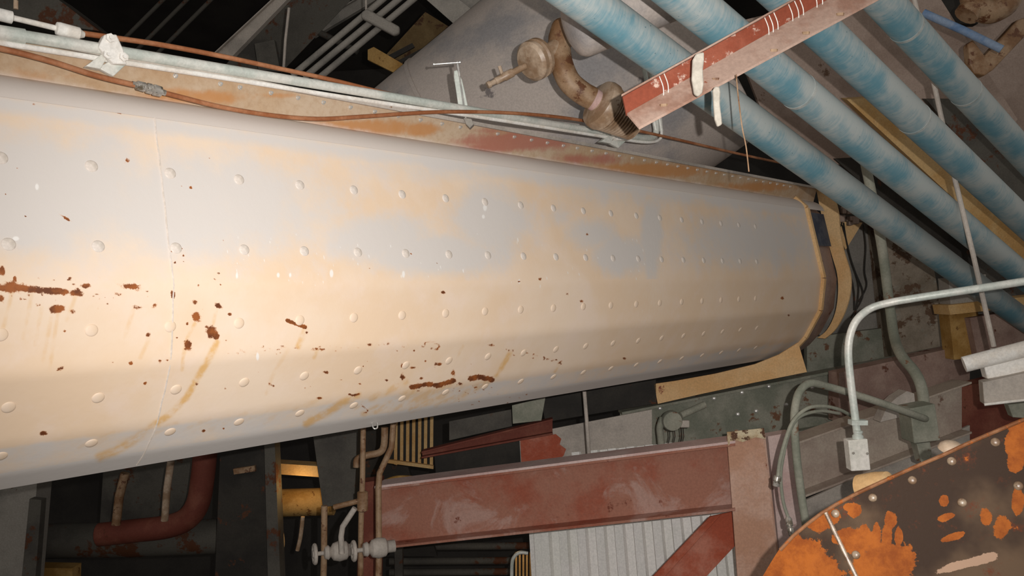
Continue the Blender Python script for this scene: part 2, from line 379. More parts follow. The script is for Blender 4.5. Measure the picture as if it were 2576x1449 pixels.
def build_skin():
    # fine section polyline with small rounded knuckles
    prof = hvs[2:8]; pts = []
    for i, (h, v) in enumerate(prof):
        p = Vector((h, v))
        if 0 < i < len(prof) - 1:
            a = (Vector(prof[i - 1]) - p); b = (Vector(prof[i + 1]) - p); r = min(0.035, a.length * .35, b.length * .35)
            pa = p + a.normalized() * r; pb = p + b.normalized() * r
            for k in range(5):
                t = k / 4; pts.append((pa * (1 - t) + p * t) * (1 - t) + (p * (1 - t) + pb * t) * t)
        else: pts.append(p)
    fine = []
    for a, b in zip(pts[:-1], pts[1:]):
        n = max(1, int((b - a).length / 0.0065))
        for k in range(n): fine.append(a + (b - a) * k / n)
    fine.append(pts[-1])
    # axial positions evenly spaced in the photo
    xs = list(np.linspace(-70, 2068, 620)); ts = []
    for x in xs:
        p = ray_plane(x, yend(722, x), A_END, HH); ts.append((p - A_END).dot(DD))
    ts[-1] = 0.0
    ts = [ts[0] - d for d in (3.2, 2.2, 1.4, .8, .4, .2, .1, .05)] + ts
    hvf = np.array([[p.x, p.y] for p in fine]); tt = np.array(ts)
    nh, ntt = len(hvf), len(tt)
    o = np.array(A_END); Hn, Vn, Dn = np.array(HH), np.array(VV), np.array(DD)
    V3 = (o[None, None] + hvf[None, :, 0, None] * Hn + hvf[None, :, 1, None] * Vn + tt[:, None, None] * Dn).reshape(-1, 3)
    q = V3 - np.array(CAM); z = q @ np.array(F); ok = z > 0.5; zz = np.where(ok, z, 1)
    px = np.where(ok, W_ / 2 + FPX * (q @ np.array(R)) / zz, -9999); py = np.where(ok, H_ / 2 - FPX * (q @ np.array(U)) / zz, -9999)
    rust, streak, dust, gl = paint_masks(px, py)
    # gentle waviness of thin plate
    idx = np.arange(ntt * nh).reshape(ntt, nh)
    faces = np.stack([idx[:-1, :-1], idx[:-1, 1:], idx[1:, 1:], idx[1:, :-1]], -1).reshape(-1, 4)
    org = np.array(S(0, 0, -4)); me = bpy.data.meshes.new('shell')
    me.from_pydata([], [], [])
    me.vertices.add(len(V3)); me.vertices.foreach_set('co', (V3 - org).astype(np.float32).ravel())
    me.loops.add(faces.size); me.loops.foreach_set('vertex_index', faces.ravel().astype(np.int32))
    me.polygons.add(len(faces)); me.polygons.foreach_set('loop_start', (np.arange(len(faces)) * 4).astype(np.int32))
    me.polygons.foreach_set('use_smooth', np.ones(len(faces), bool))
    me.update(calc_edges=True)
    ca = me.color_attributes.new('wear', 'FLOAT_COLOR', 'POINT')
    ca.data.foreach_set('color', np.stack([rust, streak, dust, gl], -1).astype(np.float32).ravel())
    return me, org, fine

def duct_mat():
    m = bpy.data.materials.new('cream_duct_paint'); m.use_nodes = True; nt = m.node_tree; bs = nt.nodes['Principled BSDF']
    tc = N(nt, 'ShaderNodeTexCoord'); co = tc.outputs['Object']
    at = N(nt, 'ShaderNodeVertexColor', layer_name='wear'); sp = N(nt, 'ShaderNodeSeparateColor'); nt.links.new(at.outputs[0], sp.inputs[0])
    rust, streak, dust, gl = sp.outputs[0], sp.outputs[1], sp.outputs[2], at.outputs[1]
    n1 = noise(nt, co, 1.3, 6, 0.6); n2 = noise(nt, co, 4.5, 7, 0.65); n3 = noise(nt, co, 30, 10, 0.85); n4 = noise(nt, co, 14, 5, 0.6)
    base = mix(nt, ramp(nt, n1, 0.38, 0.62), lin((235, 207, 178)), lin((238, 215, 192)))
    base = mix(nt, ramp(nt, n2, 0.45, 0.72, 0, .5), base, lin((240, 218, 202)))
    dv = math_(nt, 'ADD', dust, math_(nt, 'MULTIPLY', math_(nt, 'SUBTRACT', n2, 0.5), 0.9))
    base = mix(nt, ramp(nt, dv, 0.22, 0.75, 0, .9), base, lin((216, 210, 206)))
    sv = math_(nt, 'MULTIPLY', streak, ramp(nt, n4, 0.3, 0.65, .3, 1.0))
    base = mix(nt, ramp(nt, sv, 0.1, 1.0, 0, .8), base, lin((222, 172, 98)))
    base = mix(nt, ramp(nt, gl, 0.35, 0.8, 0, .85), base, lin((244, 240, 236)))
    rv = math_(nt, 'ADD', rust, math_(nt, 'MULTIPLY', math_(nt, 'SUBTRACT', n3, 0.5), 2.6))
    fr = ramp(nt, rv, 0.60, 0.68)
    gate = ramp(nt, rust, 0.05, 0.2)
    fr = math_(nt, 'MULTIPLY', fr, gate)
    halo = math_(nt, 'MULTIPLY', ramp(nt, rv, 0.42, 0.62, 0, .55), gate)
    base = mix(nt, halo, base, lin((222, 160, 112)))
    rc = mix(nt, ramp(nt, n4, 0.35, 0.65), lin((104, 58, 34)), lin((158, 90, 44)))
    base = mix(nt, fr, base, rc)
    nt.links.new(base, bs.inputs['Base Color']); bs.inputs['Roughness'].default_value = 0.55; bs.inputs['Specular IOR Level'].default_value = 0.25
    b = N(nt, 'ShaderNodeBump'); b.inputs['Strength'].default_value = 0.35; b.inputs['Distance'].default_value = 0.004
    hh = math_(nt, 'ADD', math_(nt, 'MULTIPLY', noise(nt, co, 30, 4, .6), 0.5), math_(nt, 'MULTIPLY', fr, -0.9))
    b2 = math_(nt, 'ADD', hh, math_(nt, 'MULTIPLY', noise(nt, co, 3, 2, .5), 1.4))
    nt.links.new(b2, b.inputs['Height']); nt.links.new(b.outputs[0], bs.inputs['Normal'])
    return m
M['duct'] = duct_mat()
M['flange'] = dusty('flange_rust_bleed', (178, 144, 108), (188, 168, 142), (166, 116, 70), 0.35, 2.4, dustamt=0.5, third=(188, 140, 122), thirdamt=0.36)
M['ductback'] = dusty('duct_far_side', (214, 180, 150), (206, 200, 196), RUST, 0.2, 1.4)
M['rivet_pale'] = dusty('dusty_rivet', (216, 204, 192), (224, 212, 202), None, 0, 9, rough=0.5)
M['rivet'] = dusty('painted_rivet', (235, 208, 180), (240, 216, 190), None, 0, 9, rough=0.5)

base = S(0, 0, -4)
duct = thing('riveted_duct', 'huge cream painted octagonal riveted steel duct with rust patches, running away to the right', 'duct', base)
me, org, fine = build_skin(); me.materials.append(M['duct'])
sk = bpy.data.objects.new('shell', me); COL.objects.link(sk); sk.parent = duct; sk['_o'] = tuple(base)
me.polygons.foreach_set('use_smooth', [True] * len(me.polygons))
# the far side closes the section
hA, hF, hG = hvs[3][0], hvs[2], hvs[1]
back_hv = [hvs[7], (hvs[7][0] - 0.75, hvs[7][1] + 0.0)]
cx = hvs[7][0] - 0.35
for i in (6, 5, 4, 3, 2): back_hv.append((2 * cx - hvs[i][0], hvs[i][1]))
back_hv.append((hvs[2][0] - .02, hvs[2][1]))
mb = MB()
ring0 = [S(h, v, T_LEFT - 3.3) for h, v in back_hv]; ring1 = [S(h, v, 0) for h, v in back_hv]; n = len(back_hv)
mb.add(ring0 + ring1, [[i, i + 1, n + i + 1, n + i] for i in range(n - 1)])
obj('far_casing', mb, M['ductback'], duct)
# flange plate and the inward groove below it
mb = MB(); t0, t1 = T_LEFT - 3.3, 0.5
g = [hvs[0], hvs[1], hvs[2]]
poly = [S(h, v, t0) for h, v in [g[0], g[1], (g[1][0] - .03, g[1][1] + .0), (g[0][0] - .03, g[0][1])]]
mb.prism(poly, DD * (t1 - t0))
obj('top_flange', mb, M['flange'], duct, bevel=0.003)
mb = MB(); poly = [S(h, v, t0) for h, v in [(g[0][0] - .02, g[0][1] + .004), (g[0][0] + .012, g[0][1] + .004), (g[0][0] + .012, g[0][1] - .02), (g[0][0] - .02, g[0][1] - .02)]]
mb.prism(poly, DD * (t1 - t0)); obj('flange_lip', mb, M['grey'], duct)
# curved turn between flange and side sheet
pG, pF, pA = Vector(hvs[1]), Vector(hvs[2]), Vector(hvs[3]); pT = Vector(hvs[0])
ctl = pF + (pF - pA).normalized() * (pG - pF).length * 0.45
prof = [pT.lerp(pG, k / 24) for k in range(24)]
for k in range(17):
    s_ = k / 16; prof.append((pG * (1 - s_) + ctl * s_) * (1 - s_) + (ctl * (1 - s_) + pF * s_) * s_)
tl = [t0, t0 + 1.2, t0 + 2.2] + list(np.linspace(t0 + 3.0, t1, 520)); K = len(prof)
outn = Vector((1, 0)) * .0015
vs = [S(q.x + outn.x, q.y, float(t)) for t in tl for q in prof]
mb = MB(); mb.add(vs, [[a_ * K + k, a_ * K + k + 1, (a_ + 1) * K + k + 1, (a_ + 1) * K + k] for a_ in range(len(tl) - 1) for k in range(K - 1)])
ft = obj('flange_face', mb, None, duct, angle=60)
pr_ = np.array([proj(v) for v in vs]); okz = pr_[:, 2] > .4
fx = np.where(okz, pr_[:, 0], -9e3); fy = np.where(okz, pr_[:, 1], 0)
vi = np.tile(np.arange(K), len(tl)) / (K - 1.0)
def gs(x, y, rx, ry, a): return a * np.exp(-((fx - x) / rx) ** 2 - ((fy - y) / ry) ** 2)
yf = lambda y0: VPY + (y0 - VPY) * (VPX - fx) / VPX
pink = np.maximum.reduce([gs(1300, 355, 170, 26, 1), gs(1230, 372, 90, 16, .9), gs(1480, 400, 120, 18, .7), gs(1250, 330, 80, 12, .6)])
orange = np.maximum.reduce([gs(470, 245, 190, 26, .9), gs(900, 322, 190, 26, .9), gs(1640, 428, 190, 22, .9), gs(1900, 470, 130, 16, .8), gs(100, 190, 120, 26, .5), gs(1060, 325, 60, 20, .9), gs(700, 240, 90, 10, .6)])
dst = np.clip((vi - .50) / .22, 0, 1)
ca = ft.data.color_attributes.new('wear', 'FLOAT_COLOR', 'POINT'); ca.data.foreach_set('color', np.stack([pink, orange, dst, dst * 0 + 1], -1).astype(np.float32).ravel())
def flange_mat():
    m = bpy.data.materials.new('flange_paint_rust_dust'); m.use_nodes = True; nt = m.node_tree; bs = nt.nodes['Principled BSDF']
    tc = N(nt, 'ShaderNodeTexCoord'); co = tc.outputs['Object']
    at = N(nt, 'ShaderNodeVertexColor', layer_name='wear'); sp = N(nt, 'ShaderNodeSeparateColor'); nt.links.new(at.outputs[0], sp.inputs[0])
    n1 = noise(nt, co, 2.2, 6, .6); n2 = noise(nt, co, 6, 8, .7); n3 = noise(nt, co, 30, 6, .7)
    c = mix(nt, ramp(nt, n1, .38, .62), lin((184, 154, 122)), lin((194, 172, 148)))
    c = mix(nt, ramp(nt, n3, .4, .7, 0, .35), c, lin((160, 126, 92)))
    def lay(c, ch, col, amt, w=.25):
        v = math_(nt, 'ADD', ch, math_(nt, 'MULTIPLY', math_(nt, 'SUBTRACT', n2, .5), 1.2)); return mix(nt, ramp(nt, v, .5 - w, .5 + w, 0, amt), c, lin(col))
    c = lay(c, sp.outputs[1], (186, 130, 78), .85)
    c = lay(c, sp.outputs[0], (172, 108, 92), .85)
    c = lay(c, sp.outputs[2], (214, 204, 197), .92, .4)
    nt.links.new(c, bs.inputs['Base Color']); bs.inputs['Roughness'].default_value = .7; bs.inputs['Specular IOR Level'].default_value = .25
    b = N(nt, 'ShaderNodeBump'); b.inputs['Strength'].default_value = .12; b.inputs['Distance'].default_value = .006
    nt.links.new(n3, b.inputs['Height']); nt.links.new(b.outputs[0], bs.inputs['Normal']); return m
ft.data.materials.clear(); ft.data.materials.append(flange_mat())
# end collar: a raised lip round the end of the casing
def sec_ring(mb, scale_out, ta, tb, idx=range(1, 8)):
    for i in list(idx)[:-1]:
        a = Vector(hvs[i]); b = Vector(hvs[i + 1])
        nn = Vector((-(b - a).y, (b - a).x)).normalized()
        if nn.x < 0 and i < 5: nn = -nn
        if i >= 5 and nn.y > 0: nn = -nn
        p = [S(a.x - nn.x * .02, a.y - nn.y * .02, ta), S(b.x - nn.x * .02, b.y - nn.y * .02, ta), S(b.x + nn.x * scale_out, b.y + nn.y * scale_out, ta), S(a.x + nn.x * scale_out, a.y + nn.y * scale_out, ta)]
        mb.prism(p, DD * (tb - ta))
mb = MB(); sec_ring(mb, 0.035, -0.02, 0.03); obj('end_collar', mb, M['cream'], duct)
# weld bead round the casing
def seam(xA, name):
    tA = (ray_plane(xA, yend(722, xA), A_END, HH) - A_END).dot(DD)
    pts = [S(h, v, tA + (random.random() - .5) * .004) for h, v in [(p.x, p.y) for p in fine[::9]]]
    m_ = MB(); m_.tube(pts, 0.004, 6); o = obj(name, m_, M['rivet_pale'], duct); return o
seam(437, 'weld_seam')
# U-shaped lifting hook on the bottom edge
mb = MB(); c, nn = on_duct(942, 1068); c = P(942, 1070, proj(c)[2] - .03)
zc = proj(c)[2]; mb.tube(cr([P(937, 1058, zc), P(936, 1068, zc - .02), P(941, 1078, zc - .03), P(949, 1076, zc - .02), P(949, 1064, zc)], 5), 0.0045, 8)
obj('lifting_hook', mb, M['bright'], duct)
# rivets (domes) in five rows
def rivet_x(n): return 3200 - 1 / (3.367e-4 + 0.2405e-4 * n)
rows_y0 = [397, 614, 842, 1027, 1148]
cnt = 0; protos = []
for ri, y0 in enumerate(rows_y0):
    ppt = None
    for k in range(-1, 19):
        x = rivet_x(k + (0.0 if ri % 2 == 0 else 0.08)); c, nn = on_duct(x, yend(y0, x))
        if ppt is None:
            mb = MB(); mb.lathe(Vector((0, 0, 0)), nn, [(-.002, .027), (.0012, .0255), (.0032, .021), (.0046, .014), (.0052, .006), (.0053, .001)], 20)
            mr = bpy.data.meshes.new('rivet'); mr.from_pydata([tuple(v) for v in mb.v], [], mb.f); mr.polygons.foreach_set('use_smooth', [True] * len(mr.polygons)); mr.materials.append(M['rivet_pale' if ri < 2 else 'duct']); mr.update(); ppt = mr
        o = bpy.data.objects.new('rivet', ppt); COL.objects.link(o); o.parent = duct; o.location = c - base; cnt += 1
# flange bolts
mb = MB(); mb.lathe((0, 0, 0), HH, [(-.004, .012), (.006, .012), (.006, .0075), (.02, .0075), (.021, .004)], 8)
mbolt = bpy.data.meshes.new('flange_bolt'); mbolt.from_pydata([tuple(v) for v in mb.v], [], mb.f); mbolt.materials.append(M['bright']); mbolt.update()
bx = [440, 553, 602, 680, 748, 812, 880, 941, 1000, 1056, 1110, 1156, 1250, 1292, 1335, 1375, 1415, 1450, 1487, 1522, 1556, 1588, 1619, 1649, 1677, 1703, 1728, 1752, 1776, 1799, 1820, 1841, 1861, 1881, 1900, 1918, 1936, 1953, 1970, 1986]
for x in bx:
    y = yend(112, x); p, _n = on_duct(x, y)
    o = bpy.data.objects.new('flange_bolt', mbolt); COL.objects.link(o); o.parent = duct; o.location = p - base
# neck and round end flange beyond the collar
NT = 0.55
mb = MB(); inner = [(h * .96 - .03, v * .97 - .01) for h, v in hvs[1:8]]; K = len(inner)
mb.add([S(h, v, 0.0) for h, v in inner] + [S(h - .03, v, NT) for h, v in inner], [[k, k + 1, K + k + 1, K + k] for k in range(K - 1)])
obj('neck', mb, M['mauve_brown'], duct)
mb = MB(); mb.add([S(h + .012, v, tq) for tq in (0.06, NT - .04) for h, v in (inner[1], (inner[1][0] * .75 + inner[2][0] * .25 , inner[1][1] * .75 + inner[2][1] * .25), ((inner[1][0] + inner[2][0]) / 2, (inner[1][1] + inner[2][1]) / 2))], [[0, 1, 4, 3], [1, 2, 5, 4]])
obj('rubber_patch', mb, dusty('dark_blue_patch', (62, 68, 84), (84, 88, 98), None, 0, 6), duct)
EP = A_END + DD * NT
def endring(pixels_out, pixels_in, name, mat, th=.03):
    o_ = [ray_plane(x, y, EP, DD) for x, y in pixels_out]; i_ = [ray_plane(x, y, EP, DD) for x, y in pixels_in]
    o_ = cr(o_, 5); i_ = cr(i_, 5); mb = MB(); n_ = len(o_)
    vs = o_ + i_ + [p + DD * th for p in o_] + [p + DD * th for p in i_]
    fs = []
    for k in range(n_ - 1):
        fs += [[k, k + 1, n_ + k + 1, n_ + k], [2 * n_ + k, 3 * n_ + k, 3 * n_ + k + 1, 2 * n_ + k + 1], [k, 2 * n_ + k, 2 * n_ + k + 1, k + 1], [n_ + k, n_ + k + 1, 3 * n_ + k + 1, 3 * n_ + k]]
    fs += [[0, n_, 3 * n_, 2 * n_], [n_ - 1, 3 * n_ - 1, 4 * n_ - 1, 2 * n_ - 1][::-1]]
    mb.add(vs, fs); return obj(name, mb, mat, duct)
endring([(2090, 470), (2108, 530), (2113, 580), (2122, 630), (2139, 690), (2138, 740), (2123, 790), (2100, 830), (2075, 852)],
        [(2052, 470), (2064, 530), (2078, 590), (2092, 640), (2106, 690), (2108, 740), (2100, 790), (2080, 830), (2056, 850)], 'end_flange', M['cream'])

# ================================================================== conduit, hoses, clamps riding on the flange
def fl(x, y, off=0.05): return on_flange(x, y, off)
c = thing('galvanised_conduit', 'thick galvanised conduit with a coupling, clamped along the duct top flange', 'conduit', fl(0, 84, .06))
pth = [(-160, 58), (0, 82), (329, 135), (600, 180), (860, 223), (1194, 279), (1400, 314), (1560, 339), (1622, 347), (1646, 343), (1651, 322), (1648, 290)]
mb = MB(); mb.tube(cr([fl(x, y, .06) for x, y in pth], 6), 0.0255, 16); obj('pipe', mb, M['galv'], c)
mb = MB(); mb.tube([fl(-60, 73, .06), fl(62, 92, .06)], 0.031, 18); obj('coupling', mb, M['galv'], c)
c2 = tag(obj('galvanised_conduit', MB().tube(cr([fl(x, y, .055) for x, y in [(-160, 86), (0, 108), (329, 160), (600, 202), (860, 244), (1194, 293), (1400, 325), (1560, 350), (1630, 358), (1660, 350), (1664, 325), (1660, 290)]], 6), 0.0125, 12), M['white_dust']), 'thin white-dusted conduit running just below the thick galvanised one', 'conduit')
for (xa, xb, lab) in [(1600, 1650, 'left'), (1616, 1664, 'right')]:
    pts = [fl(xb, 330, .06), fl(xb - 16, 240, .06), fl(xb - 38, 130, .06), fl(xb - 62, 0, .06), fl(xb - 84, -120, .06)]
    tag(obj('riser_conduit', MB().tube(pts, 0.019 if lab == 'left' else .017, 12), M['galv']),
        'pale vertical conduit rising behind the blue pipes, %s of the pair' % lab, 'conduit')
h1 = thing('rubber_hose', 'brown rubber air hose with a metal coupling, sagging across the duct flange', 'hose', fl(0, 120, .12))
mb = MB(); mb.tube(cr([fl(x, y, .13) for x, y in [(-150, 95), (0, 122), (120, 152), (240, 190), (338, 214)]], 6), 0.0125, 12); obj('hose', mb, M['hose'], h1)
mb = MB(); mb.tube(cr([fl(x, y, .13) for x, y in [(408, 232), (450, 243), (560, 270), (690, 291), (800, 299), (900, 294), (1050, 284), (1150, 281), (1280, 284), (1400, 294), (1500, 309), (1600, 328), (1700, 350), (1850, 385), (1990, 415), (2120, 440)]], 5), 0.0115, 12); obj('hose', mb, M['hose'], h1)
a, b = fl(332, 211, .13), fl(416, 234, .13); d_ = (b - a).normalized(); L = (b - a).length
mb = MB(); mb.lathe(a, d_, [(0, .013), (.02, .014), (.022, .021), (.055, .022), (.06, .015), (.065, .024), (.085, .024), (.088, .016), (.095, .026), (L - .02, .024), (L - .018, .014), (L, .013)], 16)
obj('coupling', mb, M['bronze'], h1)
h2 = thing('rubber_hose', 'brown hose with white-dusted end fittings, lying behind the thick conduit', 'hose', fl(0, 40, -.02))
mb = MB(); mb.tube(cr([fl(x, y, .0) for x, y in [(200, 83), (250, 90), (400, 112), (550, 140), (700, 172), (830, 200), (960, 232), (1100, 262)]], 6), 0.0125, 12); obj('hose', mb, M['hose'], h2)
a, b = fl(-80, 18, .03), fl(212, 88, .03); d_ = (b - a).normalized(); L = (b - a).length
def tt_(x): return (fl(x, 40, .03) - a).dot(d_)
mb = MB(); mb.lathe(a, d_, [(0, .026), (tt_(30), .026), (tt_(34), .012), (tt_(140), .012), (tt_(143), .0265), (tt_(150), .029), (tt_(200), .027), (tt_(204), .020), (L, .0125)], 14)
obj('end_fitting', mb, M['white_dust'], h2)
mb = MB(); ca = fl(40, 26, .03); mb.tube([ca + U * .005, ca + U * .04], .009, 10); obj('bleed_screw', mb, M['brass'], h2)
def clamp_bracket(cx_, cy_, label, s_=1.0):
    o = thing('strut_clamp', label, 'clamp', fl(cx_, cy_ + 40, .05)); cc = fl(cx_, cy_, .09)
    mb = MB(); ux = DD; uy = VV; uz = HH
    # saddle wrapped over the thick pipe
    mb.prism([fl(cx_ - 28 * s_, cy_ - 12 * s_, .10), fl(cx_ - 12 * s_, cy_ - 44 * s_, .10), fl(cx_ + 18 * s_, cy_ - 44 * s_, .10), fl(cx_ + 36 * s_, cy_ - 4 * s_, .10), fl(cx_ + 44 * s_, cy_ + 32 * s_, .10), fl(cx_ + 10 * s_, cy_ + 30 * s_, .10)], -HH * .05)
    obj('saddle', mb, M['white_dust'], o, bevel=.006)
    mb = MB(); mb.prism([fl(cx_ - 60 * s_, cy_ + 36 * s_, .075), fl(cx_ - 22 * s_, cy_ + 8 * s_, .075), fl(cx_ - 2 * s_, cy_ + 6 * s_, .075), fl(cx_ - 22 * s_, cy_ + 44 * s_, .075), fl(cx_ + 8 * s_, cy_ + 52 * s_, .075), fl(cx_ + 46 * s_, cy_ + 30 * s_, .075), fl(cx_ + 14 * s_, cy_ + 58 * s_, .075)][:4], -HH * .045)
    mb.prism([fl(cx_ - 30 * s_, cy_ + 40 * s_, .07), fl(cx_ - 4 * s_, cy_ + 26 * s_, .07), fl(cx_ + 42 * s_, cy_ + 32 * s_, .07), fl(cx_ + 10 * s_, cy_ + 62 * s_, .07)], -HH * .03)
    obj('strut_channel', mb, M['galv'], o, bevel=.004)
    for (dx, dy) in ((0, -34), (34, 14), (-6, 8)):
        mb = MB(); mb.lathe(fl(cx_ + dx * s_, cy_ + dy * s_, .098), HH, [(0, .017 * s_ + .003), (.012, .017 * s_ + .003), (.012, .009), (.022, .009)], 6)
        obj('bolt', mb, M['white_dust'], o)
    return o
clamp_bracket(276, 130, 'white-dusted pipe clamp on a strut at the left, holding both conduits on the flange')
clamp_bracket(1550, 334, 'small dust-caked pipe clamp at the far end of the conduits near the bellows', .62)
# G clamp
g = thing('g_clamp', 'steel G-clamp with a T-bar screw gripping the duct top flange', 'clamp', fl(1175, 300, .03))
zc = proj(fl(1170, 250, .0))[2] - .05
mb = MB(); mb.plate([P(1142, 178, zc), P(1150, 176, zc), P(1162, 200, zc), P(1168, 225, zc), P(1176, 262, zc), P(1178, 290, zc), P(1156, 290, zc), P(1148, 235, zc), P(1142, 195, zc)], .03)
obj('frame', mb, M['galv'], g, bevel=.003)
mb = MB(); mb.plate([P(1166, 296, zc - .08), P(1186, 298, zc - .08), P(1192, 312, zc - .08), P(1182, 322, zc - .08), P(1172, 312, zc - .08)], .06); obj('lower_jaw', mb, M['dgrey'], g, bevel=.004)
mb = MB(); mb.tube([P(1150, 155, zc), P(1156, 192, zc + .005)], .009, 10); mb.tube([P(1156, 192, zc), P(1172, 300, zc - .02)], .006, 8); obj('screw', mb, M['bright'], g)
mb = MB(); mb.tube([P(1092, 162, zc - .01), P(1157, 157, zc - .01)], .0055, 10)
for q in ((1092, 162), (1157, 157)): mb.lathe(P(q[0], q[1], zc - .01) - R * .008, R, [(0, .004), (.004, .0095), (.012, .0095), (.016, .004)], 10)
obj('t_bar', mb, M['bright'], g)

# ================================================================== blue pipes
PD = (F + ((3700 - W_ / 2) / FPX) * R - ((1620 - H_ / 2) / FPX) * U).normalized()
def blue_pipe(p_near, wpx, label, x_start, D=.2):
    """p_near: centre pixel where the apparent width is wpx; the pipe runs both ways along PD"""
    Z = D * FPX / wpx; c = P(p_near[0], p_near[1], Z); n_ = PD
    def at_x(x):   # distance along
        lo, hi = -3.0, 9.0
        for _ in range(60):
            m_ = (lo + hi) / 2; q = proj(c + n_ * m_)
            if q[2] < .3 or q[0] < x: lo = m_
            else: hi = m_
        return lo
    t0_, t1_ = at_x(x_start), 7.0
    o = thing('blue_pipe', label, 'pipe', c + n_ * t0_, 'parallel blue pipes')
    # local frame: z along the pipe, x up
    up = (U - n_ * U.dot(n_)).normalized(); up = (up + R * .6).normalized(); up = (up - n_ * up.dot(n_)).normalized(); y_ = n_.cross(up)
    Mx = Matrix(((up.x, y_.x, n_.x), (up.y, y_.y, n_.y), (up.z, y_.z, n_.z))).to_4x4()
    def lp(name, prof, m_):
        mb_ = MB(); mb_.lathe((0, 0, 0), (0, 0, 1), prof, 40); me_ = bpy.data.meshes.new(name)
        me_.from_pydata([tuple(v) for v in mb_.v], [], mb_.f); me_.polygons.foreach_set('use_smooth', [True] * len(me_.polygons)); me_.set_sharp_from_angle(angle=.6)
        me_.materials.append(m_); me_.update(); q = bpy.data.objects.new(name, me_); COL.objects.link(q); q.parent = o; q.matrix_local = Mx; return q
    r = D / 2; L_ = t1_ - t0_
    lp('pipe_wall', [(0, r), (L_ * .25, r), (L_ * .5, r), (L_ * .75, r), (L_, r)], M['blue'])
    return o, c, t0_, lp, at_x, r
M['band'] = dusty('dusty_pipe_joint', (150, 160, 160), (176, 178, 174), None, 0, 8)
P1 = blue_pipe((1520, 38), 104, 'lowest and leftmost of the four dusty blue pipes', 1250)
P2 = blue_pipe((1873, 118), 99, 'second dusty blue pipe counting from the duct side', 1560)
P3 = blue_pipe((2116, 125), 92, 'third dusty blue pipe counting from the duct side', 1850)
P4 = blue_pipe((2276, 63), 85, 'upper right dusty blue pipe with the brightest blue patch', 2100)
for (o, c, t0_, lp, at_x, r), xs_ in ((P2, (2010,)), (P3, (2300,)), (P4, (2280, 2430))):
    for x in xs_:
        t_ = at_x(x) - t0_; lp('sleeve_band', [(t_ - .011, r), (t_ - .011, r + .002), (t_ + .011, r + .002), (t_ + .011, r)], M['band'])

# ================================================================== red support channel carrying the pipes
rc_ = thing('pipe_support_channel', 'red oxide steel channel crossing under the blue pipes, scraped and bolted', 'support beam', P(1590, 290, 3.75))
def ZC(x): return 3.42 + (x - 1570) * 0.00035
def top_(x): return 243 + (x - 1567) * -0.557
def mid_(x): return 291 + (x - 1577) * -0.567
def bot_(x): return 327 + (x - 1608) * -0.540
M['chred'] = dusty('scraped_red_channel', (130, 64, 44), (142, 78, 58), (190, 164, 150), 0.5, 4.0, dustamt=0.4, rscale=7)
xe = 2330
mb = MB(); mb.plate([P(1567, top_(1567), ZC(1567)), P(xe, top_(xe), ZC(xe)), P(xe, mid_(xe), ZC(xe)), P(1577, mid_(1577), ZC(1577))], .012); obj('web', mb, M['chred'], rc_)
M['chpink'] = dusty('dusty_channel_flange', (146, 112, 96), (168, 142, 128), (140, 78, 54), 0.25, 3.5, dustamt=0.55)
mb = MB(); mb.prism([P(1577, mid_(1577), ZC(1577)), P(xe, mid_(xe), ZC(xe)), P(xe, bot_(xe), ZC(xe) - .085), P(1608, bot_(1608), ZC(1608) - .085)], U * .012); obj('bottom_flange', mb, M['chpink'], rc_, bevel=.002)
mb = MB(); mb.prism([P(1567, top_(1567), ZC(1567)), P(xe, top_(xe), ZC(xe)), P(xe, top_(xe) - 2, ZC(xe) - .05), P(1563, top_(1563) - 2, ZC(1567) - .05)], U * .010); obj('top_flange', mb, M['chpink'], rc_, bevel=.002)
for (x, f_) in [(1670, .5), (1800, .62), (1946, .75), (2026, .75), (2112, .75), (2200, .75)]:
    y = mid_(x) * (1 - f_) + bot_(x) * f_; mb = MB(); q = P(x, y, ZC(x) - .085 * f_)
    mb.lathe(q + U * .004, -U, [(0, .024), (.012, .024), (.012, .015), (.024, .015)], 6); obj('bolt', mb, M['rustpipe'], rc_)
# white scrape marks on the channel, built as thin added strands
for i, x in enumerate([1660, 1672, 1925, 1936, 1948, 1985, 2000, 2012, 2046, 2060]):
    mb = MB(); mb.tube(cr([P(x - 3, top_(x) - 3, ZC(x) - .006), P(x + 8, top_(x) * .5 + mid_(x) * .5, ZC(x) - .012), P(x + 9, mid_(x), ZC(x) - .012), P(x + 6, bot_(x) * .5 + mid_(x) * .5, ZC(x) - .052)], 4), .0022, 6); obj('scrape_line', mb, M['white_dust'], rc_)
M['strap'] = dusty('dusty_strap', (172, 164, 152), (188, 180, 168), None, 0, 12, rough=.9)
def strap(poly, Z, label, ln):
    mb = MB(); mb.plate([P(x, y, Z) for x, y in poly], .02); return tag(obj('cloth_strap', mb, M['strap'], bevel=.006), label, 'strap')
strap([(1743, 150), (1752, 134), (1772, 130), (1772, 150), (1769, 175), (1771, 210), (1768, 232), (1757, 243), (1747, 236), (1741, 200)], 3.28, 'wide white strap looped over the red support channel', 0)
strap([(1794, 226), (1800, 216), (1811, 218), (1813, 232), (1812, 260), (1818, 312), (1806, 319), (1799, 300), (1796, 262)], 3.24, 'narrow white strap end hanging below the red support channel', 0)
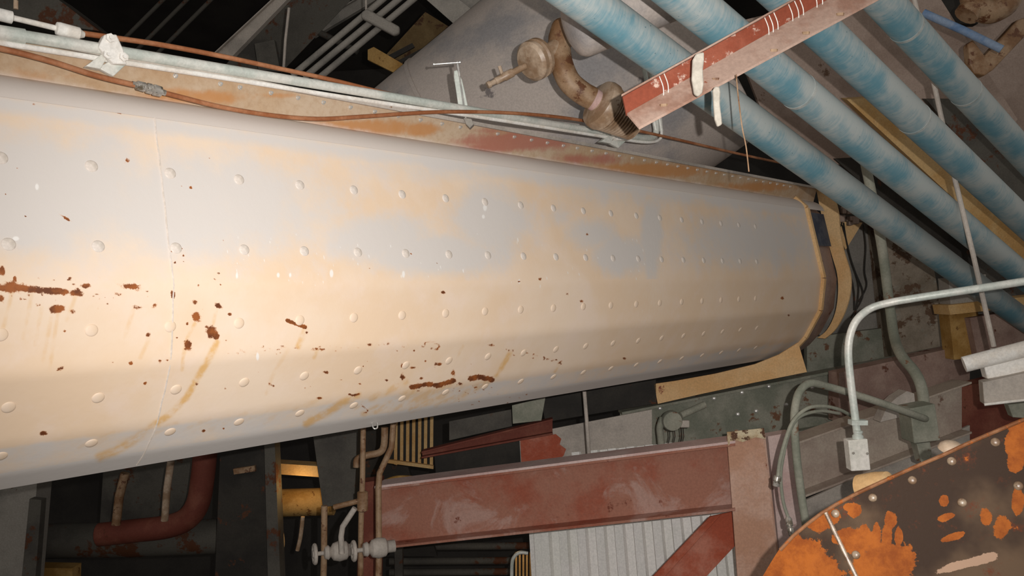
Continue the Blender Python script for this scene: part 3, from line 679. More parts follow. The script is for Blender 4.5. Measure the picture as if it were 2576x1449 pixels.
# ================================================================== big grey tank, drum, rusty elbow and bellows
def cyl(name, label, cat, a, b, r, mat, n=64, rings=()):
    mb = MB(); L = (b - a).length; pr = [(0, r * .985), (.01, r)]
    for t_ in rings: pr += [(t_ - .02, r), (t_ - .02, r + .012), (t_ + .02, r + .012), (t_ + .02, r)]
    pr += [(L - .01, r), (L, r * .985)]
    mb.lathe(a, b - a, pr, n); return tag(obj(name, mb, mat), label, cat)
cyl('round_duct', 'very wide dusty grey round duct slanting up behind the cream duct', 'duct', P(860, 708, 9.2), P(1705, 60, 8.2), 1.42, M['tank'], 96, (2.2,))
o = thing('dust_drum', 'pale grey drum with a rounded end behind the lowest blue pipe', 'drum', P(1500, 140, 5.6))
mb = MB(); ax = (R * .86 + U * .38 + F * .10).normalized(); c0 = P(1452, 66, 4.75)
mb.lathe(c0 - ax * .03, ax, [(-.03, .05), (-.022, .12), (.0, .168), (.03, .188), (.06, .192), (.9, .192), (.9, .1)], 48); obj('drum_shell', mb, M['tank'], o)
mb = MB(); q = P(1490, 88, 4.58); mb.tube([q, q + R * .16 - U * .03], .012, 8); obj('handle', mb, M['dgrey'], o)
o = thing('expansion_pipe', 'rusty pipe tee and elbow curving down into a corrugated bellows', 'pipe', P(1600, 320, 5.4))
ZB = 5.35
ep_ = cr([P(1420, 58, ZB + .06), P(1411, 86, ZB + .02), P(1407, 124, ZB), P(1414, 165, ZB - .02), P(1432, 205, ZB - .02), P(1462, 232, ZB), P(1490, 248, ZB + .02)], 7)
er_ = [px2m(29, ZB)] * len(ep_); er_[0:4] = [px2m(q, ZB) for q in (10, 20, 25, 28)]
mb = MB(); mb.tube(ep_, er_, 24); obj('elbow', mb, M['rustpipe'], o)
mb = MB(); mb.tube([P(1418, 105, ZB), P(1375, 135, ZB - .05), P(1350, 149, ZB - .08)], px2m(21, ZB), 20); obj('tee_branch', mb, M['brass'], o)
mb = MB(); q = P(1412, 96, ZB + .03); r_ = px2m(33, ZB); mb.lathe(q - U * r_, U, [(r_ * (1 - math.cos(a)), max(.002, r_ * math.sin(a))) for a in [math.pi * k / 14 for k in range(15)]], 28); obj('tee_body', mb, M['rustpipe'], o)
axd = (P(1345, 152, ZB - .08) - P(1418, 108, ZB)).normalized(); axd = (axd - F * .35).normalized(); cc = P(1347, 150, ZB - .07); rr = px2m(50, ZB)
mb = MB(); mb.lathe(cc - axd * .05, axd, [(-.02, rr * .5), (-.01, rr * .86), (.01, rr), (.035, rr * 1.0), (.045, rr * .9), (.055, rr * .9), (.065, rr), (.09, rr * .98), (.11, rr * .82), (.118, rr * .3)], 40); obj('blank_flange', mb, M['brass'], o)
mb = MB(); p0 = P(1322, 166, ZB - .14); p1 = P(1226, 215, ZB - .2); dn = (p1 - p0).normalized(); L = (p1 - p0).length
mb.lathe(p0, dn, [(0, .022), (.1, .022), (.1, .028), (.16, .03), (.17, .024), (L - .06, .024), (L - .06, .017), (L - .02, .017), (L - .02, .024), (L, .022)], 14)
q = P(1264, 190, ZB - .17); mb.tube([q, q + U * .06 - R * .02], .012, 8); obj('drain_stub', mb, M['brass'], o)
# bellows
p0 = P(1484, 244, ZB + .02); p1 = P(1625, 338, ZB + .25); dn = (p1 - p0).normalized(); L = (p1 - p0).length; k1 = px2m(1, ZB)
prof = [(0, 26 * k1), (.06, 26 * k1), (.06, 34 * k1), (.075, 60 * k1), (.1, 64 * k1), (.14, 64 * k1), (.15, 55 * k1), (.165, 60 * k1)]
t_ = .17; 
for i in range(10):
    rr = (58 - i * 2.2) * k1
    prof += [(t_, rr * .8), (t_ + .006, rr), (t_ + .014, rr), (t_ + .020, rr * .8)]; t_ += .025
mb = MB(); mb.lathe(p0, dn, prof, 44); obj('bellows', mb, M['brass'], o, angle=50)
mb = MB(); mb.lathe(p0 + dn * .0, dn, [(0, 28 * k1), (.05, 28 * k1)], 24); obj('weld_ring', mb, M['pink'], o)

# ================================================================== helper: I beams and plates from photographed outlines
def beam(name, label, cat, TL, TR, BR, BL, mat, fw=.2, group=None, top=True, bot=True, front=.5, ft=.02):
    q = [P(*p) for p in (TL, TR, BR, BL)]; mb = MB(); mb.beamI(*q, fw, ft, .015, top, bot, front)
    return tag(obj(name, mb, mat, bevel=.003), label, cat, group)
def slab(name, label, cat, poly, th, mat, group=None):
    mb = MB(); pts = [P(*p) for p in poly]; mb.plate(pts, th); return tag(obj(name, mb, mat, bevel=.002), label, cat, group)
def rod(name, label, cat, pts, r, mat, group=None, smooth=True, n=12):
    q = [P(*p) for p in pts]; mb = MB(); mb.tube(cr(q, 6) if smooth else q, r, n); return tag(obj(name, mb, mat), label, cat, group)

# ================================================================== red steel frame, lower middle
o = thing('red_beam', 'heavy red oxide I-beam under the duct, thick dust on its flanges', 'beam', P(1400, 1330, 6.6))
ZL, ZR = 7.1, 6.55
mb = MB(); q = [P(955, 1226, ZL), P(1846, 1114, ZR), P(1846, 1268, ZR), P(955, 1366, ZL)]
mb.beamI(*q, .26, .022, .015); obj('rolled_section', mb, M['red'], o, bevel=.003)
n_ = (q[1] - q[0]).cross(q[3] - q[0]).normalized(); n_ = n_ if n_.dot(CAM - q[0]) > 0 else -n_
mb = MB(); mb.prism([q[0] + n_ * .13 + U * .022, q[1] + n_ * .13 + U * .022, q[1] - n_ * .12 + U * .022, q[0] - n_ * .12 + U * .022], U * .02); obj('dust_layer', mb, M['white_dust' if False else 'pink'], o)
o2 = thing('red_column', 'red oxide steel column at the right end of the heavy red beam, rust patch at its top', 'column', P(1900, 1600, 6.4))
mb = MB(); mb.plate([P(1829, 1096, 6.45), P(1920, 1086, 6.45), P(1990, 1700, 6.45), P(1874, 1700, 6.45)], .02); mb.plate([P(1835, 1100, 6.75), P(1925, 1090, 6.75), P(1992, 1700, 6.75), P(1880, 1700, 6.75)], .02)
mb.plate([P(1872, 1096, 6.47), P(1880, 1096, 6.47), P(1937, 1700, 6.47), P(1928, 1700, 6.47)], .28)
obj('rolled_section', mb, dusty('dusty_red_column', (184, 140, 116), (200, 164, 146), (140, 84, 62), .3, 1.8, dustamt=.5), o2, bevel=.003)
mb = MB(); mb.plate([P(1829, 1087, 6.43), P(1922, 1077, 6.43), P(1926, 1104, 6.43), P(1900, 1100, 6.43), P(1868, 1112, 6.43), P(1846, 1106, 6.43), P(1832, 1122, 6.43)], .01); obj('corroded_cap', mb, dusty('rust_and_dust_cap', (170, 140, 104), (206, 190, 160), (92, 62, 46), .6, 6), o2)
o3 = thing('diagonal_brace', 'red oxide diagonal brace dropping left from the red column', 'brace', P(1650, 1500, 6.7))
mb = MB(); mb.beamI(P(1812, 1290, 6.72), P(1856, 1300, 6.72), P(1560, 1660, 6.9), P(1480, 1640, 6.9), .05, .02) if False else None
mb.plate([P(1786, 1300, 6.68), P(1850, 1286, 6.68), P(1856, 1366, 6.68), P(1600, 1640, 6.68), P(1500, 1600, 6.68)], .02)
mb.plate([P(1786, 1300, 6.66), P(1812, 1294, 6.60), P(1530, 1605, 6.60), P(1500, 1600, 6.66)], .012); obj('angle_section', mb, M['redbare'], o3, bevel=.002)
# corrugated siding
mb = MB(); K = 160; xs_ = np.linspace(1338, 1900, K); top = []; bot = []
pL, pR = P(1338, 1260, 8.3), P(1935, 1210, 7.7); dnr = (pR - pL); wl = dnr.length; dnr.normalize(); upw = Vector((0, 0, 1)); nr = dnr.cross(upw).normalized()
if nr.dot(CAM - pL) < 0: nr = -nr
pitch = wl / 12.5
def corr(s_):
    f_ = (s_ / pitch) % 1.0; return .055 * (0 if f_ < .38 else (f_ - .38) / .08 if f_ < .46 else 1 if f_ < .88 else (1 - f_) / .12)
ss = []
k = 0.0
while k < wl:
    for f_ in (0, .38, .46, .88): ss.append(k + f_ * pitch)
    k += pitch
ss = [s_ for s_ in ss if s_ <= wl]
vs = []
for s_ in ss:
    s_ = float(s_); b_ = pL + dnr * s_ + nr * corr(s_)
    vs += [b_ + upw * .45, b_ - upw * 3.0, b_ + upw * .45 - nr * .004, b_ - upw * 3.0 - nr * .004]
fs = []
for i in range(len(ss) - 1):
    a_ = 4 * i; fs += [[a_, a_ + 4, a_ + 5, a_ + 1], [a_ + 2, a_ + 3, a_ + 7, a_ + 6], [a_, a_ + 2, a_ + 6, a_ + 4], [a_ + 1, a_ + 5, a_ + 7, a_ + 3]]
mb.add(vs, fs); mb.box(P(1348, 1440, 8.27), dnr * .09, upw * 2.5, nr * .03)
tag(obj('corrugated_siding', mb, M['siding'], angle=10), 'white corrugated metal siding below the heavy red beam', 'siding')

# ================================================================== girders between duct and red beam
o = thing('girder_web', 'grey girder plate with peeled red patch above the red beam', 'girder', P(1470, 1190, 8.3))
mb = MB(); mb.plate([P(*p) for p in [(1306, 1095, 8.3), (1640, 1030, 8.2), (1640, 1140, 8.2), (1312, 1196, 8.3)]], .02); obj('plate', mb, M['grey'], o)
pl_ = [P(*p) for p in [(1306, 1095, 8.3), (1640, 1030, 8.2), (1312, 1196, 8.3)]]; pn = (pl_[1] - pl_[0]).cross(pl_[2] - pl_[0]).normalized(); pn = pn if pn.dot(CAM - pl_[0]) > 0 else -pn
mb = MB(); mb.plate([ray_plane(x, y, pl_[0] + pn * .012, pn) for x, y in [(1308, 1098), (1340, 1092), (1362, 1086), (1372, 1096), (1398, 1092), (1412, 1104), (1408, 1118), (1424, 1130), (1418, 1146), (1402, 1160), (1392, 1176), (1350, 1184), (1313, 1190)]], .006); obj('bare_patch', mb, M['redbare'], o)
slab('girder_web', 'dark plate left of the peeled red patch', 'girder', [(1092, 1140, 8.4), (1306, 1094, 8.4), (1312, 1200, 8.4), (1100, 1240, 8.4)], .02, M['black'])
beam('girder_flange', 'dark red rusty flange strip running above the dark plate', 'girder', (1062, 1138, 8.2), (1390, 1056, 8.2), (1390, 1086, 8.2), (1062, 1146, 8.2), M['darkred'], .12)
slab('gusset_plate', 'pale green-grey plate just under the duct near the dark slot', 'plate', [(1288, 1020, 8.0), (1372, 1000, 8.0), (1362, 1058, 8.0), (1290, 1066, 8.0)], .02, M['ggreen'])
slab('dark_sheet', 'black sheet standing for the shaded slot under the duct, right of the green-grey plate', 'panel', [(1360, 1004, 8.35), (1650, 955, 8.35), (1652, 1015, 8.35), (1372, 1062, 8.35)], .02, M['black'])  # black sheet in place of the slot's shade
slab('dark_sheet', 'small black panel under the duct, left of the green-grey plate', 'panel', [(1130, 1060, 8.3), (1286, 1030, 8.3), (1288, 1072, 8.3), (1130, 1108, 8.3)], .02, M['dark'])
o = thing('bolted_girder', 'long grey-green girder with small bolt heads below the cream plate', 'girder', P(1800, 1100, 8.6))
mb = MB(); mb.beamI(P(1560, 1040, 8.7), P(2440, 868, 8.9), P(2440, 1010, 8.9), P(1560, 1150, 8.7), .22, .03, .02); obj('rolled_section', mb, M['ggreen'], o, bevel=.003)
for (x, y) in [(1660, 1027), (1796, 1002), (1866, 987), (1934, 972), (2044, 975), (1856, 1042), (1902, 1034), (1715, 1060), (1978, 1018)]:
    mb = MB(); zq = 8.68; mb.lathe(P(x, y, zq), (CAM - P(x, y, zq)), [(0, .022), (.025, .022), (.03, .01)], 8); obj('bolt', mb, M['bright'], o)
tag(obj('support_plate', MB().plate([P(x, y, 8.35) for x, y in [(1645, 966), (1700, 958), (1800, 940), (1900, 916), (1960, 892), (2008, 862), (2030, 936), (1900, 962), (1760, 992), (1655, 1016)]], .025), dusty('cream_plate_red_edge', (222, 176, 122), (228, 188, 138), (140, 72, 58), 0.3, 1.6, dustamt=.5)), 'cream painted plate with red-brown edges hanging under the far end of the duct', 'plate')
rod('hanger_rod', 'thin vertical rod between the duct and the heavy red beam', 'rod', [(1470, 985, 7.4), (1476, 1060, 7.4), (1482, 1148, 7.4)], .018, M['grey'], smooth=False)
o = thing('conduit_fitting', 'round dusty conduit outlet box with loose wires on the girder', 'conduit fitting', P(1680, 1120, 7.9))
mb = MB(); q = P(1690, 1058, 7.7); mb.lathe(q - F * -.04, -F, [(0, .095), (.06, .1), (.09, .09), (.1, .05)], 24); obj('outlet_box', mb, M['ggreen'], o)
mb = MB(); mb.tube(cr([P(1668, 1050, 7.75), P(1660, 1075, 7.75), P(1662, 1100, 7.75), P(1664, 1125, 7.75)], 4), .035, 12); mb.tube([P(1712, 1045, 7.75), P(1772, 1018, 7.85)], .035, 12); obj('conduit_stub', mb, M['ggreen'], o)
mb = MB(); mb.box(P(1722, 1066, 7.7), R * .09, U * .07, F * .05); obj('terminal_block', mb, M['grey'], o, bevel=.01)
for x in (1683, 1696, 1712, 1718):
    mb = MB(); mb.tube([P(x, 1075, 7.72), P(x + 2, 1098, 7.72), P(x - 2, 1116, 7.72)], .005, 6); obj('wire', mb, M['black'], o)

# mauve frame to the right of the red column
slab('pink_post', 'pale pink dusty post just right of the red column', 'column', [(1932, 1098, 6.9), (1990, 1088, 6.9), (2068, 1700, 6.9), (1992, 1700, 6.9)], .15, M['pink'])
beam('mauve_beam', 'mauve dusty I-beam behind the white switch box', 'beam', (1988, 1112, 7.3), (2420, 962, 7.6), (2420, 1080, 7.6), (2000, 1240, 7.3), M['purple'], .26)
slab('mauve_panel', 'flat mauve-grey panel below the mauve beam above the rusty drum', 'panel', [(2020, 1262, 7.7), (2440, 1070, 7.8), (2440, 1300, 7.8), (2040, 1420, 7.7)], .03, M['grey'])
slab('brown_beam_web', 'wide brown dusty beam behind the vertical conduit bend', 'beam', [(2110, 938, 8.1), (2440, 866, 8.3), (2440, 985, 8.3), (2110, 1062, 8.1)], .2, M['mauve_brown'])
slab('dust_heap', 'ragged heap of pale dust on top of the mauve beam', 'dust', [(2215, 1062, 7.1), (2232, 1022, 7.1), (2256, 1000, 7.1), (2282, 984, 7.1), (2300, 990, 7.1), (2305, 1040, 7.1)], .15, M['grey'])

# conduit bend with switch box
o = thing('conduit_bend', 'bright conduit sweeping in from the right edge and bending down to a white box', 'conduit', P(2160, 1180, 5.0))
mb = MB(); mb.tube(cr([P(x, y, z) for x, y, z in [(2680, 690, 4.6), (2576, 708, 4.7), (2400, 735, 4.8), (2290, 752, 4.9), (2235, 762, 4.95), (2190, 776, 5), (2156, 804, 5), (2139, 842, 5), (2134, 890, 5), (2140, 960, 5), (2150, 1040, 5), (2158, 1105, 5)]], 6), px2m(9.5, 5), 16); obj('pipe', mb, M['galv'], o)
mb = MB(); mb.plate([P(2134, 1108, 4.95), P(2183, 1104, 4.95), P(2191, 1183, 4.95), P(2142, 1186, 4.95)], .08); obj('switch_box', mb, M['box'], o, bevel=.006)
mb = MB(); mb.lathe(P(2158, 1108, 4.99), U, [(0, .034), (.03, .034), (.04, .024), (.05, .03), (.06, .03), (.065, .02)], 12)
q = P(2158, 1062, 4.99); mb.box(q, R * .1, U * .03, F * .06); obj('locknut', mb, M['galv'], o)
for (x, y) in ((2147, 1140), (2182, 1141)):
    mb = MB(); mb.dome(P(x, y, 4.945), -F, .008, .005); obj('screw', mb, M['dgrey'], o)
rod('flexible_conduit', 'thick grey conduit arching from the junction box down behind the rusty drum', 'conduit', [(2330, 1054, 6.12), (2318, 1050, 5.95), (2240, 1022, 5.8), (2150, 992, 5.7), (2080, 972, 5.6), (2040, 964, 5.5), (2015, 980, 5.45), (2003, 1010, 5.4), (1998, 1060, 5.4), (2004, 1150, 5.4), (2015, 1240, 5.4), (2030, 1340, 5.4), (2040, 1430, 5.4)], px2m(10, 5.4), M['ggreen'])
rod('electrical_conduit', 'grey pipe dropping from the wall column into the junction box', 'conduit', [(2170, 380, 7.0), (2215, 600, 7.0), (2238, 770, 7.0), (2250, 850, 6.8), (2268, 895, 6.5), (2300, 935, 6.3), (2318, 975, 6.2), (2326, 1030, 6.2)], px2m(13, 6.5), M['ggreen'])
o = thing('junction_box', 'grey dusty junction box on the mauve beam where two conduits meet', 'junction box', P(2340, 1130, 6.1))
mb = MB(); mb.plate([P(2290, 1028, 6.0), P(2352, 1016, 6.0), P(2366, 1108, 6.0), P(2300, 1116, 6.0)], .2); obj('enclosure', mb, M['ggreen'], o, bevel=.006)
mb = MB(); mb.plate([P(2306, 1116, 6.05), P(2340, 1112, 6.05), P(2346, 1150, 6.05), P(2318, 1164, 6.05)], .1); obj('lower_bracket', mb, M['ggreen'], o, bevel=.004)
def flexi(pts, r, label, tip):
    o = thing('grease_hose', label, 'hose', P(*pts[-1])); mb = MB(); mb.tube(cr([P(*p) for p in pts], 6), r, 10); obj('hose', mb, M['ggreen'], o)
    a_, b_ = P(*pts[-1]), P(*tip); L = (b_ - a_).length
    mb = MB(); mb.lathe(a_, b_ - a_, [(0, r * 1.2), (L * .1, r * 2), (L * .45, r * 2.2), (L * .5, r * 1.2), (L * .6, r * 2), (L * .95, r * 1.8), (L, r)], 12); obj('end_fitting', mb, M['bronze'], o)
flexi([(2140, 1045, 5.5), (2110, 1030, 5.4), (2070, 1022, 5.3), (2030, 1028, 5.2), (1995, 1060, 5.2), (1975, 1110, 5.2), (1962, 1160, 5.2), (1957, 1196, 5.2)], .012, 'thin grease hose ending in a bronze tip left of the thick grey conduit', (1951, 1224, 5.2))
flexi([(2110, 1040, 5.5), (2060, 1034, 5.35), (2010, 1050, 5.25), (1985, 1090, 5.25), (1970, 1150, 5.25), (1964, 1200, 5.25), (1970, 1260, 5.25), (1982, 1300, 5.25)], .011, 'thin grease hose hanging lowest, its bronze fitting just above the rusty drum', (1992, 1350, 5.2))
# threaded rod and light fitting on the right
o = thing('light_fixture', 'dust-caked long light fixture at the right edge hung on a rod', 'light fixture', P(2530, 1050, 5.4))
mb = MB(); mb.tube([P(2425, 917, 5.4), P(2680, 852, 5.2)], px2m(20, 5.4), 18); obj('dust_roll', mb, M['white_dust'], o)
mb = MB(); mb.plate([P(2476, 922, 5.34), P(2700, 866, 5.2), P(2700, 915, 5.2), P(2484, 954, 5.34)], .12); obj('upper_housing', mb, M['white_dust'], o, bevel=.008)
mb = MB(); mb.plate([P(2472, 962, 5.28), P(2700, 912, 5.1), P(2700, 992, 5.1), P(2476, 1018, 5.28)], .15); obj('reflector', mb, M['grey'], o, bevel=.004)
mb = MB(); mb.tube([P(2476, 1018, 5.26), P(2700, 992, 5.08)], .009, 8); obj('rim', mb, M['white_dust'], o)
mb = MB(); mb.plate([P(2536, 1018, 5.4), P(2700, 1000, 5.3), P(2700, 1060, 5.3), P(2548, 1050, 5.4)], .1); obj('lower_housing', mb, M['ggreen'], o, bevel=.004)
mb = MB(); mb.tube([P(2286, -60, 5.5), P(2345, 190, 5.48), P(2402, 450, 5.46), P(2448, 640, 5.44), P(2500, 872, 5.4)], px2m(6, 5.4), 10); mb.lathe(P(2503, 905, 5.4), P(2500, 872, 5.4) - P(2503, 905, 5.4), [(0, .045), (.04, .045), (.06, .026), (.08, .022)], 10); obj('hanger_rod', mb, M['grey'], o)
rod('hanging_wire', 'thin rusty wire hanging down from the red channel past the lowest blue pipe', 'wire', [(1852, 188, 3.32), (1858, 250, 3.3), (1867, 320, 3.29), (1877, 370, 3.28), (1884, 432, 3.27)], .0028, M['rustpipe'], n=8)

# ================================================================== rusted round drum, lower right
o = thing('rusty_drum', 'large rusted round steel housing with rivets in the lower right corner', 'drum', P(2300, 1600, 2.9))
outl = [(1870, 1560), (1892, 1500), (1919, 1449), (1963, 1378), (1995, 1343), (2032, 1312), (2066, 1286), (2106, 1262), (2155, 1236), (2211, 1210), (2290, 1174), (2368, 1141), (2430, 1112), (2497, 1083), (2576, 1050), (2680, 1008), (2800, 985), (2900, 1000), (2980, 1070), (3000, 1200), (2960, 1500), (2800, 1800), (2400, 2000), (2100, 1950), (1900, 1760)]
nrm = (-F * 1.0 - R * .62 + U * .36).normalized(); Q0 = P(2250, 1300, 2.9)
o3d = [ray_plane(x, y, Q0, nrm) for x, y in outl]; o3d = cr(o3d + [o3d[0]], 4)[:-1]
def drum_mat():
    m = bpy.data.materials.new('flaking_rust_plate'); m.use_nodes = True; nt = m.node_tree; bs = nt.nodes['Principled BSDF']
    tc = N(nt, 'ShaderNodeTexCoord'); co = tc.outputs['Object']
    n1 = noise(nt, co, 3.6, 8, 0.6, None, .8); n2 = noise(nt, co, 11, 10, 0.75); n3 = noise(nt, co, 2.4, 5, .5)
    at = N(nt, 'ShaderNodeVertexColor', layer_name='wear'); sp = N(nt, 'ShaderNodeSeparateColor'); nt.links.new(at.outputs[0], sp.inputs[0])
    dk = mix(nt, ramp(nt, n3, .42, .58), lin((52, 36, 25)), lin((90, 70, 52)))
    dk = mix(nt, ramp(nt, n2, .55, .68), dk, lin((92, 44, 22)))
    og = mix(nt, ramp(nt, n2, .35, .65), lin((122, 58, 10)), lin((156, 84, 24)))
    v = math_(nt, 'ADD', sp.outputs[0], math_(nt, 'MULTIPLY', math_(nt, 'SUBTRACT', n2, .5), 2.2))
    c_ = mix(nt, ramp(nt, v, .5, .56), dk, og)
    v2 = math_(nt, 'ADD', sp.outputs[1], math_(nt, 'MULTIPLY', math_(nt, 'SUBTRACT', n2, .5), 2.0))
    c_ = mix(nt, ramp(nt, v2, .55, .65), c_, lin((160, 130, 108)))
    nt.links.new(c_, bs.inputs['Base Color']); bs.inputs['Roughness'].default_value = .6; bs.inputs['Specular IOR Level'].default_value = .15
    b = N(nt, 'ShaderNodeBump'); b.inputs['Strength'].default_value = .5; b.inputs['Distance'].default_value = .006
    nt.links.new(n2, b.inputs['Height']); nt.links.new(b.outputs[0], bs.inputs['Normal']); return m
M['drum'] = drum_mat(); M['drivet'] = dusty('rusty_rivet_head', (116, 92, 72), (150, 132, 112), (90, 60, 40), .4, 20, rough=.35, spec=.6)
# dense face grid clipped by the outline: triangulate rings from centre
cen = sum(o3d, Vector()) / len(o3d); cen = ray_plane(2420, 1500, Q0, nrm)
K = 150; vs = []; n_ = len(o3d) * 4
rim = []
for i in range(len(o3d)):
    for k in range(4): rim.append(o3d[i].lerp(o3d[(i + 1) % len(o3d)], k / 4))
for j in range(K):
    f_ = 1 - j / K
    vs += [cen.lerp(p, f_) for p in rim]
fs = [[j * n_ + i, j * n_ + (i + 1) % n_, (j + 1) * n_ + (i + 1) % n_, (j + 1) * n_ + i] for j in range(K - 1) for i in range(n_)]
fs.append([(K - 1) * n_ + i for i in range(n_)])
b0 = len(vs); vs += [p - nrm * .7 for p in rim]
fs += [[i, b0 + i, b0 + (i + 1) % n_, (i + 1) % n_] for i in range(n_)]
mb = MB(); mb.add(vs, fs); df = obj('end_plate', mb, M['drum'], o)
pr = np.array([proj(v)[:2] for v in mb.v]); ppx, ppy = pr[:, 0], pr[:, 1]
og = np.zeros(len(ppx)); wh = np.zeros(len(ppx))
def bl(a, x, y, rx, ry, amt=1.0, rot=0.0):
    c_, s_ = math.cos(rot), math.sin(rot); dx = ppx - x; dy = ppy - y
    u = (dx * c_ + dy * s_) / rx; v = (-dx * s_ + dy * c_) / ry
    np.maximum(a, amt * np.clip(1.5 - np.sqrt(u * u + v * v), 0, 1), out=a)
for a_ in [(1990, 1400, 70, 60), (2010, 1440, 100, 60), (1960, 1440, 80, 60), (2060, 1310, 36, 26), (2090, 1300, 20, 20), (2235, 1415, 66, 46), (2200, 1440, 50, 40), (2130, 1350, 34, 22), (2150, 1370, 26, 20), (2175, 1350, 12, 30), (2205, 1350, 10, 32), (2232, 1350, 12, 34), (2240, 1310, 15, 22),
           (2152, 1285, 15, 16), (2135, 1275, 10, 8), (2375, 1260, 12, 14), (2382, 1300, 20, 8, 1, -.3), (2395, 1352, 30, 8, 1, -.35), (2560, 1110, 26, 60), (2555, 1160, 20, 26), (2560, 1260, 14, 30), (2520, 1330, 18, 28, .7), (2480, 1300, 14, 22, .6), (2260, 1350, 10, 24)]:
    bl(og, *a_)
bl(og, 2120, 1400, 40, 30, .0); bl(wh, 2440, 1415, 70, 13, 1, -.22); bl(wh, 2490, 1400, 30, 14, .9, -.2); bl(wh, 2380, 1432, 40, 12, .8, -.3)
og += .16
ca = df.data.color_attributes.new('wear', 'FLOAT_COLOR', 'POINT')
ca.data.foreach_set('color', np.stack([og, wh, og * 0, og * 0 + 1], -1).astype(np.float32).ravel())
mb = MB(); off = nrm * .006
mb.tube([ray_plane(x, y, Q0, nrm) + off for x, y in [(2078, 1290), (2104, 1345), (2130, 1400), (2160, 1460), (2200, 1540)]], .008, 8); obj('weld_bead', mb, M['drivet'], o)
mb = MB(); mb.tube([ray_plane(x, y + 6, Q0, nrm) + off * .5 for x, y in outl[3:16]], .007, 8); obj('rim_bead', mb, dusty('rust_rim', (110, 66, 36), (134, 92, 62), (150, 80, 30), .5, 9), o)
for (x, y) in [(2101, 1292), (2195, 1252), (2295, 1208), (2394, 1160), (2504, 1112), (2420, 1264), (2562, 1222), (2153, 1396)]:
    mb = MB(); mb.dome(ray_plane(x, y, Q0, nrm), nrm, .0155, .009, 16); obj('rivet', mb, M['drivet'], o)
obj('filler_cap', MB().dome(P(2395, 1132, 3.0), (U + R * .1 - F * .3).normalized(), .05, .035, 24), M['brass'], o)
mb = MB(); mb.lathe(P(2165, 1228, 4.2), (R * .6 + U * .3 - F * .8), [(0, .07), (.1, .075), (.16, .07), (.17, .045), (.03, .04)], 24, caps=False); tag(obj('pipe_stub', mb, M['cream']), 'small open tan pipe end peeking above the rusty drum below the white box', 'pipe')

# ================================================================== far right wall, gusset, cables
slab('wall_column', 'wide mottled grey-brown column standing beyond the end of the duct', 'column', [(2196, 440, 9.6), (2300, 440, 9.6), (2400, 920, 9.6), (2250, 960, 9.6)], .3, dusty('mottled_render', (130, 118, 102), (160, 146, 130), (104, 80, 62), 0.55, 1.4, dustamt=.5, third=(150, 150, 140), thirdamt=.4))
slab('steel_panel', 'dark blue-grey steel panel beyond the end of the duct', 'panel', [(2070, 470, 10.0), (2200, 470, 9.9), (2262, 860, 9.9), (2060, 900, 10.0)], .05, M['dgrey'])
slab('gusset', 'small cream triangular gusset beside the duct end flange', 'plate', [(2112, 556, 9.3), (2170, 560, 9.3), (2128, 628, 9.3), (2112, 600, 9.3)], .02, M['cream'])
o = thing('cable_cluster', 'knot of small valves with thin black cables looping down past the gusset', 'cables', P(2140, 700, 9.1))
mb = MB()
for i in range(16):
    x, y = random.uniform(2112, 2165), random.uniform(505, 560); mb.box(P(x, y, 9.0 + random.uniform(-.05, .05)), R * random.uniform(.04, .1), U * random.uniform(.04, .1), F * .08)
obj('valve_block', mb, M['casing_brown'], o, bevel=.01)
for pts in ([(2118, 560), (2104, 600), (2112, 640), (2135, 680), (2148, 730), (2150, 780)], [(2122, 560), (2132, 620), (2150, 680), (2170, 730), (2165, 760), (2140, 800)], [(2172, 565), (2178, 620), (2175, 680), (2180, 720), (2160, 760)], [(2118, 565), (2128, 600), (2140, 650), (2160, 720), (2150, 800), (2140, 840)]):
    mb = MB(); mb.tube(cr([P(x, y, 9.15) for x, y in pts], 6), .008, 6); obj('cable', mb, M['black'], o)
slab('casing_wall', 'large brownish dusty casing seen between the blue pipes', 'casing', [(1830, 60, 8.4), (2330, -60, 8.4), (2560, 300, 8.6), (2440, 470, 8.8), (2150, 420, 8.8), (1960, 390, 8.6)], .05, M['casing_brown'])
slab('ochre_beam', 'ochre beam running parallel between the second and third blue pipes', 'beam', [(2130, 250, 7.9), (2210, 245, 7.9), (2720, 730, 8.6), (2680, 760, 8.6)], .15, M['ochre'])
slab('dark_plate', 'dark plate between the lowest blue pipes above the duct end', 'panel', [(2100, 400, 8.5), (2190, 395, 8.5), (2460, 640, 8.8), (2440, 700, 8.8)], .05, M['black'])
slab('dark_duct', 'dark slanting duct under the third blue pipe at the right edge', 'duct', [(2330, 250, 8.2), (2420, 250, 8.2), (2720, 560, 8.6), (2660, 640, 8.6)], .1, M['dark'])
slab('grey_casing', 'dim grey casing filling the upper right corner behind the blue bar', 'casing', [(2240, -60, 8.9), (2800, -80, 8.9), (2800, 560, 8.9), (2560, 420, 8.9)], .1, M['casing_brown'])
slab('dark_box', 'dark box above the grey casing in the upper right corner', 'panel', [(2300, -60, 8.5), (2480, -60, 8.5), (2460, 60, 8.5), (2330, 60, 8.5)], .1, M['black'])  # near-black slab above the casing
rod('blue_bar', 'dull blue bar sloping across the upper right corner', 'bar', [(2322, 32, 5.6), (2420, 75, 5.5), (2520, 124, 5.4)], px2m(10, 5.5), M['bluebar'], smooth=False, n=16)
o = thing('rusty_bracket', 'rusty V-shaped bracket behind the blue bar in the upper right', 'bracket', P(2470, 190, 6.2))
mb = MB(); mb.plate([P(x, y, 6.2) for x, y in [(2436, 110), (2448, 100), (2478, 140), (2560, 50), (2590, 40), (2590, 80), (2500, 175), (2478, 190), (2452, 185), (2440, 160)]], .08); obj('arm', mb, M['rustpipe'], o, bevel=.01)
